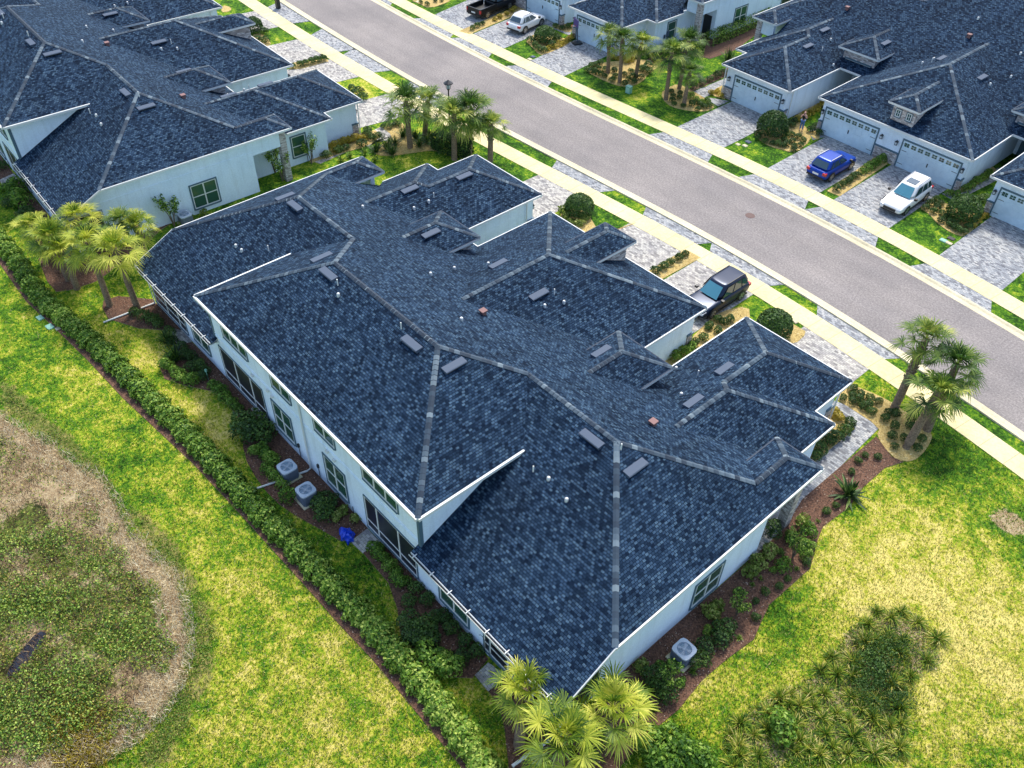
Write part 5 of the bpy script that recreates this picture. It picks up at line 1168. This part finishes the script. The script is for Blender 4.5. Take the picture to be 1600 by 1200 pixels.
# ------------------------------------------------------------------ air conditioners, lamp, small things
def condenser(px, z_, label, rz=0):
    g = at(*px); t = empty('air_conditioner', label, 'air conditioner', g, rz, 'outdoor air conditioners')
    b = MB(); b.box(-.52, .52, -.52, .52, 0, .08); b.build('concrete_pad', M['kerb'], t)
    s = .42; c = .10; rr = [(s-c, s), (s, s-c), (s, -s+c), (s-c, -s), (-s+c, -s), (-s, -s+c), (-s, s-c), (-s+c, s)]
    b = MB(); b.prism(rr, .08, .78, 0)
    for k in range(18):
        z = .12+k*.035
        for i in range(8):
            a, d = rr[i], rr[(i+1) % 8]; b.bar((a[0]*1.01, a[1]*1.01, z), (d[0]*1.01, d[1]*1.01, z), .012, .012, 0)
    b.build('casing', M['acside'], t)
    b = MB(); q = [(x*1.06, y*1.06) for x, y in rr]; n = 24; R0 = .33
    circ = [(R0*math.cos(2*PI*k/n), R0*math.sin(2*PI*k/n)) for k in range(n)]
    qq = []
    for k in range(n):
        a = 2*PI*k/n; dx, dy = math.cos(a), math.sin(a); f = min(s*1.06/max(abs(dx), 1e-6), s*1.06/max(abs(dy), 1e-6), (2*s-c)*1.06/(abs(dx)+abs(dy))); qq.append((dx*f, dy*f))
    for k in range(n):
        j = (k+1) % n; b.face([(*circ[k], .86), (*qq[k], .84), (*qq[j], .84), (*circ[j], .86)], 0); b.face([(*qq[k], .84), (*qq[k], .76), (*qq[j], .76), (*qq[j], .84)], 0)
        b.face([(*circ[j], .86), (*circ[j], .78), (*circ[k], .78), (*circ[k], .86)], 0)
    b.build('top_cover', M['actop'], t)
    b = MB(); b.face([(*p, .79) for p in circ], 1)
    for k in range(24): a = 2*PI*k/24; b.bar((.05*math.cos(a), .05*math.sin(a), .865), (R0*math.cos(a), R0*math.sin(a), .862), .008, .008, 0)
    for rr_ in (.12, .2, .28):
        for k in range(24): b.bar((rr_*math.cos(2*PI*k/24), rr_*math.sin(2*PI*k/24), .868), (rr_*math.cos(2*PI*(k+1)/24), rr_*math.sin(2*PI*(k+1)/24), .868), .008, .008, 0)
    b.build('fan_guard', [M['actop'], M['fan']], t)
    b = MB()
    for k in range(4):
        a = k*PI/2+.4; b.face([(0, 0, .82), (R0*.9*math.cos(a-.3), R0*.9*math.sin(a-.3), .80), (R0*.92*math.cos(a), R0*.92*math.sin(a), .83), (R0*.9*math.cos(a+.3), R0*.9*math.sin(a+.3), .85)])
    b.tube([(0, 0, .79), (0, 0, .85)], .08, 10); b.build('fan_blade', M['actop'], t)
condenser((452, 745), 0, 'grey air conditioner by the back wall left of the white drain pipe')
condenser((481, 781), 0, 'grey air conditioner by the back wall right of the white drain pipe')
condenser((1065, 1029), 0, 'grey air conditioner in the mulch at the right end wall')
condenser((292, 350), 0, 'air conditioner half hidden behind the roof at the end wall of the left building')
g = at(703, 216); t = empty('street_lamp', 'black street lamp with a lantern head rising behind the palms', 'street lamp', g)
b = MB(); b.tube([(0, 0, 0), (0, 0, .5), (0, 0, .55)], [.15, .13, .07], 12); b.tube([(0, 0, .5), (0, 0, 4.3)], [.07, .055], 10); b.build('pole', M['black'], t)
b = MB(); b.tube([(0, 0, 4.25), (0, 0, 4.35)], [.10, .16], 8)
for k in range(4):
    a = PI/4+k*PI/2; b.bar((.15*math.cos(a), .15*math.sin(a), 4.35), (.25*math.cos(a), .25*math.sin(a), 4.8), .03, .03)
b.tube([(0, 0, 4.78), (0, 0, 4.84), (0, 0, 5.02), (0, 0, 5.08)], [.40, .38, .08, .03], 8, 0, True, False); b.build('lantern_frame', M['black'], t)
b = MB(); b.tube([(0, 0, 4.36), (0, 0, 4.77)], [.12, .20], 8); b.build('lantern_glass', M['lampglass'], t)
g = at(899.5, 69); t = empty('basketball_hoop', 'portable basketball hoop with a purple backboard beside a blue garage door', 'basketball hoop', g, -.3)
b = MB(); b.box(-.35, .35, -.3, .6, 0, .16); b.build('base', M['black'], t); b = MB(); b.tube([(0, .2, .15), (0, 0, 2.3)], .05); b.build('pole', M['metal'], t)
b = MB(); b.box(-.5, .5, -.14, -.10, 1.75, 2.5); b.build('backboard', plain('purple_board', (.07, .05, .20), .4), t)
b = MB(); n = 12
for k in range(n): b.bar((.22*math.cos(2*PI*k/n), -.38+.22*math.sin(2*PI*k/n), 1.9), (.22*math.cos(2*PI*(k+1)/n), -.38+.22*math.sin(2*PI*(k+1)/n), 1.9), .02, .02)
b.build('rim', plain('orange_rim', (.6, .12, .03)), t)
g = at(982, 145); t = empty('utility_box', 'pale green utility box on the far lawn beside the yellow patch', 'utility box', g, .1)
b = MB(); t.scale = (.8, .8, .8); b.prism([(-.3, -.25), (.3, -.25), (.3, .25), (-.3, .25)], 0, .75); b.box(-.33, .33, -.28, .28, .75, .82); b.build('cabinet', M['green'], t); b = MB(); b.box(-.24, .24, -.27, -.25, .1, .68); b.build('door', plain('pale_green', (.30, .52, .42), .5), t)
# manhole
g = at(1172, 337); b = MB(); b.tube([(g[0], g[1], -.02), (g[0], g[1], .016)], .36, 24, sm=False); b.tube([(g[0], g[1], .0), (g[0], g[1], .02)], .22, 16, sm=False); tag(b.build('manhole_cover', plain('rusty_iron', (.10, .05, .04), .7)), 'rusty round manhole cover in the middle of the street', 'manhole cover')
def cover(px, w, d, mat, label, name='valve_cover', rz=0., grp=None):
    g = at(*px); b = MB(); b.box(-w/2, w/2, -d/2, d/2, -.02, .05); b.box(-w/2+.04, w/2-.04, -d/2+.04, d/2-.04, .05, .065); o = b.build(name, mat); o.location = g; o.rotation_euler = (0, 0, rz); tag(o, label, 'ground cover box', grp)
cg = M['green']; cw = M['kerb']
cover((63, 497), .5, .35, cg, 'upper of two flat valve covers beside the hedge', rz=.1); cover((78, 511), .55, .4, cg, 'lower of two flat valve covers beside the hedge', rz=.1); cover((91, 514), .3, .3, cw, 'small pale cover right of the valve covers by the hedge')
cover((1169, 222), .45, .4, M['metal'], 'grey meter lid on the lawn left of the big round bush'); cover((1164, 228), .4, .35, cw, 'pale meter lid beside the driveway across the street'); cover((1153, 226), .35, .3, cw, 'small pale meter lid at the driveway edge across the street')
cover((1486, 373), .5, .4, M['black'], 'dark meter lid on the lawn near the white SUV'); cover((1474, 376), .5, .4, cg, 'green meter lid on the lawn near the white SUV'); cover((1482, 380), .5, .3, cw, 'pale meter lid on the lawn near the white SUV')
cover((833, 89), .45, .4, M['metal'], 'grey meter lid beside the bed of the white crossover'); cover((828, 93), .5, .35, cw, 'pale meter lid beside the bed of the white crossover')
cover((1238, 500), .8, .2, cw, 'long pale stone on the lawn beside the round bush', 'stepping_stone', -.2); cover((653, 3), .5, .4, cw, 'pale meter lid on the small lawn at the top edge')
g = at(435, 13); t = empty('post_box', 'black box post at the kerb on the top edge', 'post', g); b = MB(); b.box(-.2, .2, -.2, .2, 0, 1.35); b.build('post', M['black'], t); b = MB(); b.box(-.25, .25, -.25, .25, 1.35, 1.42); b.build('cap', M['black'], t)
# crumpled blue plastic by the slab
g = at(543, 838); b = MB(); n = 16
prof = []
for k in range(5):
    rr_ = [.50, .46, .38, .24, .05][k]; prof.append([(rr_*(1+.35*math.sin(j*2.4+k)+.2*math.sin(j*5.1))*math.cos(2*PI*j/n), rr_*.7*(1+.3*math.cos(j*3.1+k*2))*math.sin(2*PI*j/n), [0, .16, .30, .40, .42][k]+.07*math.sin(j*2.9+k)) for j in range(n)])
b.loft(prof, 0, True, False); o = b.build('plastic_sheet', M['blue_cloth']); o.location = g; tag(o, 'crumpled bright blue plastic sheet beside a stepping slab', 'plastic sheet')
g = at(225, 1) if 0 else at(326, 594); b = MB(); b.tube([(0, 0, 0), (0, 0, .9)], .02, 6); b.tube([(0, 0, .7), (0, 0, .85)], .07, 8); o = b.build('garden_stake', M['green']); o.location = g; tag(o, 'thin pale green stake in the curved bed under the clerestory', 'garden stake')
# drain pipe at the near corner
a, c = at(800, 1197, .1), at(868, 1150, .1); b = MB(); b.tube([a, c], .07, 8); tag(b.build('drain_pipe', M['white']), 'white drain pipe lying between the palms at the bottom', 'pipe')
# hose hook / shepherd crook
g = at(757, 1024); b = MB(); b.tube([(0, 0, 0), (0, 0, 1.3), (-.1, 0, 1.42), (-.28, 0, 1.4), (-.34, 0, 1.28)], .012, 6); o = b.build('garden_hook', M['black']); o.location = g; tag(o, 'thin black shepherd crook against the back wall by the last slab', 'garden hook')
# ------------------------------------------------------------------ the person across the street
def person(loc, face):
    t = empty('person', 'person in a black top and blue jeans standing with hands raised to the face', 'person', loc, face)
    def skin(name, V, E_, rad, mat, par, root=0, sub=2):
        me = bpy.data.meshes.new(name); me.from_pydata(V, E_, []); o = bpy.data.objects.new(name, me); S.collection.objects.link(o); o.parent = par
        o.modifiers.new('skin', 'SKIN'); d = me.skin_vertices[0].data
        for k, r in enumerate(rad): d[k].radius = r if isinstance(r, tuple) else (r, r)
        d[root].use_root = True; s = o.modifiers.new('sub', 'SUBSURF'); s.levels = sub; s.render_levels = sub
        me.materials.append(mat); return o
    sk = plain('skin', (.55, .32, .24), .6); jean = plain('blue_jeans', (.08, .17, .36), .9); top = plain('black_top', (.012, .012, .014), .9); hair = plain('auburn_hair', (.20, .07, .035), .7)
    # body: pelvis, spine, neck, head, legs, arms bent up to the face (x = facing)
    V = [(0, 0, .95), (0, 0, 1.15), (0, 0, 1.33), (0, 0, 1.45), (.01, 0, 1.53), (.02, 0, 1.62), (.03, 0, 1.71),
         (0, .09, .90), (.02, .10, .50), (0, .11, .10), (.13, .13, .04), (0, -.09, .90), (-.02, -.10, .50), (-.02, -.11, .10), (.11, -.13, .04),
         (0, .17, 1.40), (.10, .27, 1.18), (.22, .10, 1.44), (.26, .05, 1.52), (0, -.17, 1.40), (.10, -.27, 1.18), (.22, -.10, 1.44), (.26, -.05, 1.52)]
    E_ = [(0, 1), (1, 2), (2, 3), (3, 4), (4, 5), (5, 6), (0, 7), (7, 8), (8, 9), (9, 10), (0, 11), (11, 12), (12, 13), (13, 14), (3, 15), (15, 16), (16, 17), (17, 18), (3, 19), (19, 20), (20, 21), (21, 22)]
    rad = [(.15, .11), (.12, .09), (.15, .10), (.09, .07), .05, .085, .075, .085, .06, .042, .038, .085, .06, .042, .038, .055, .042, .028, .03, .055, .042, .028, .03]
    body = skin('body', V, E_, rad, sk, t)
    skin('jeans', [(0, 0, .97), (0, .09, .90), (.02, .10, .50), (0, .11, .11), (0, -.09, .90), (-.02, -.10, .50), (-.02, -.11, .11)], [(0, 1), (1, 2), (2, 3), (0, 4), (4, 5), (5, 6)], [(.17, .13), .10, .075, .062, .10, .075, .062], jean, body)
    skin('top', [(0, 0, .98), (0, 0, 1.15), (0, 0, 1.33), (0, 0, 1.42), (0, .15, 1.40), (0, -.15, 1.40)], [(0, 1), (1, 2), (2, 3), (3, 4), (3, 5)], [(.165, .125), (.14, .11), (.17, .12), (.10, .08), .065, .065], top, body)
    skin('hair', [(-.03, 0, 1.72), (-.045, 0, 1.62), (-.05, 0, 1.48)], [(0, 1), (1, 2)], [.095, .095, (.07, .04)], hair, body)
    for s_ in (1, -1):                                      # fingers closing round the phone
        for k in range(4):
            z = 1.50+.022*k; skin('finger', [(.25, s_*.055, z), (.29, s_*.05, z+.01), (.305, s_*.02, z+.012)], [(0, 1), (1, 2)], [.009, .009, .007], sk, body, 0, 1)
        skin('thumb', [(.24, s_*.04, 1.50), (.26, s_*.02, 1.53)], [(0, 1)], [.011, .009], sk, body, 0, 1)
    b = MB()
    for s_ in (1, -1): b.box(.095, .105, s_*.03-.012, s_*.03+.012, 1.655, 1.667)
    b.build('eye', M['black'], body); b = MB(); b.tube([(.10, 0, 1.66), (.125, 0, 1.625)], [.01, .016], 6); b.build('nose', sk, body); b = MB(); b.box(.095, .107, -.025, .025, 1.585, 1.592); b.build('mouth', plain('lips', (.4, .1, .1)), body)
    for s_ in (1, -1): b = MB(); b.tube([(.02, s_*.085, 1.62), (.02, s_*.10, 1.65)], [.015, .018], 6); b.build('ear', sk, body)
    b = MB(); b.box(.292, .300, -.04, .04, 1.48, 1.62); tag(b.build('phone', M['black']), 'dark phone held up by the person across the street', 'phone').matrix_world = Matrix.Translation(Vector(loc)) @ Matrix.Rotation(face, 4, 'Z')
g = at(1251, 204); person((g[0], g[1], .02), -PI/2+.3)
for q_ in bpy.data.objects:
    if q_.get('label') and len(q_['label'].split()) > 16: print('LONG', q_['label'])
for L_ in PROTO.values():                                  # prototypes nobody used
    for p_ in L_:
        if 'used' not in p_:
            for ch in list(p_.children): bpy.data.objects.remove(ch)
            bpy.data.objects.remove(p_)
        else: del p_['used']
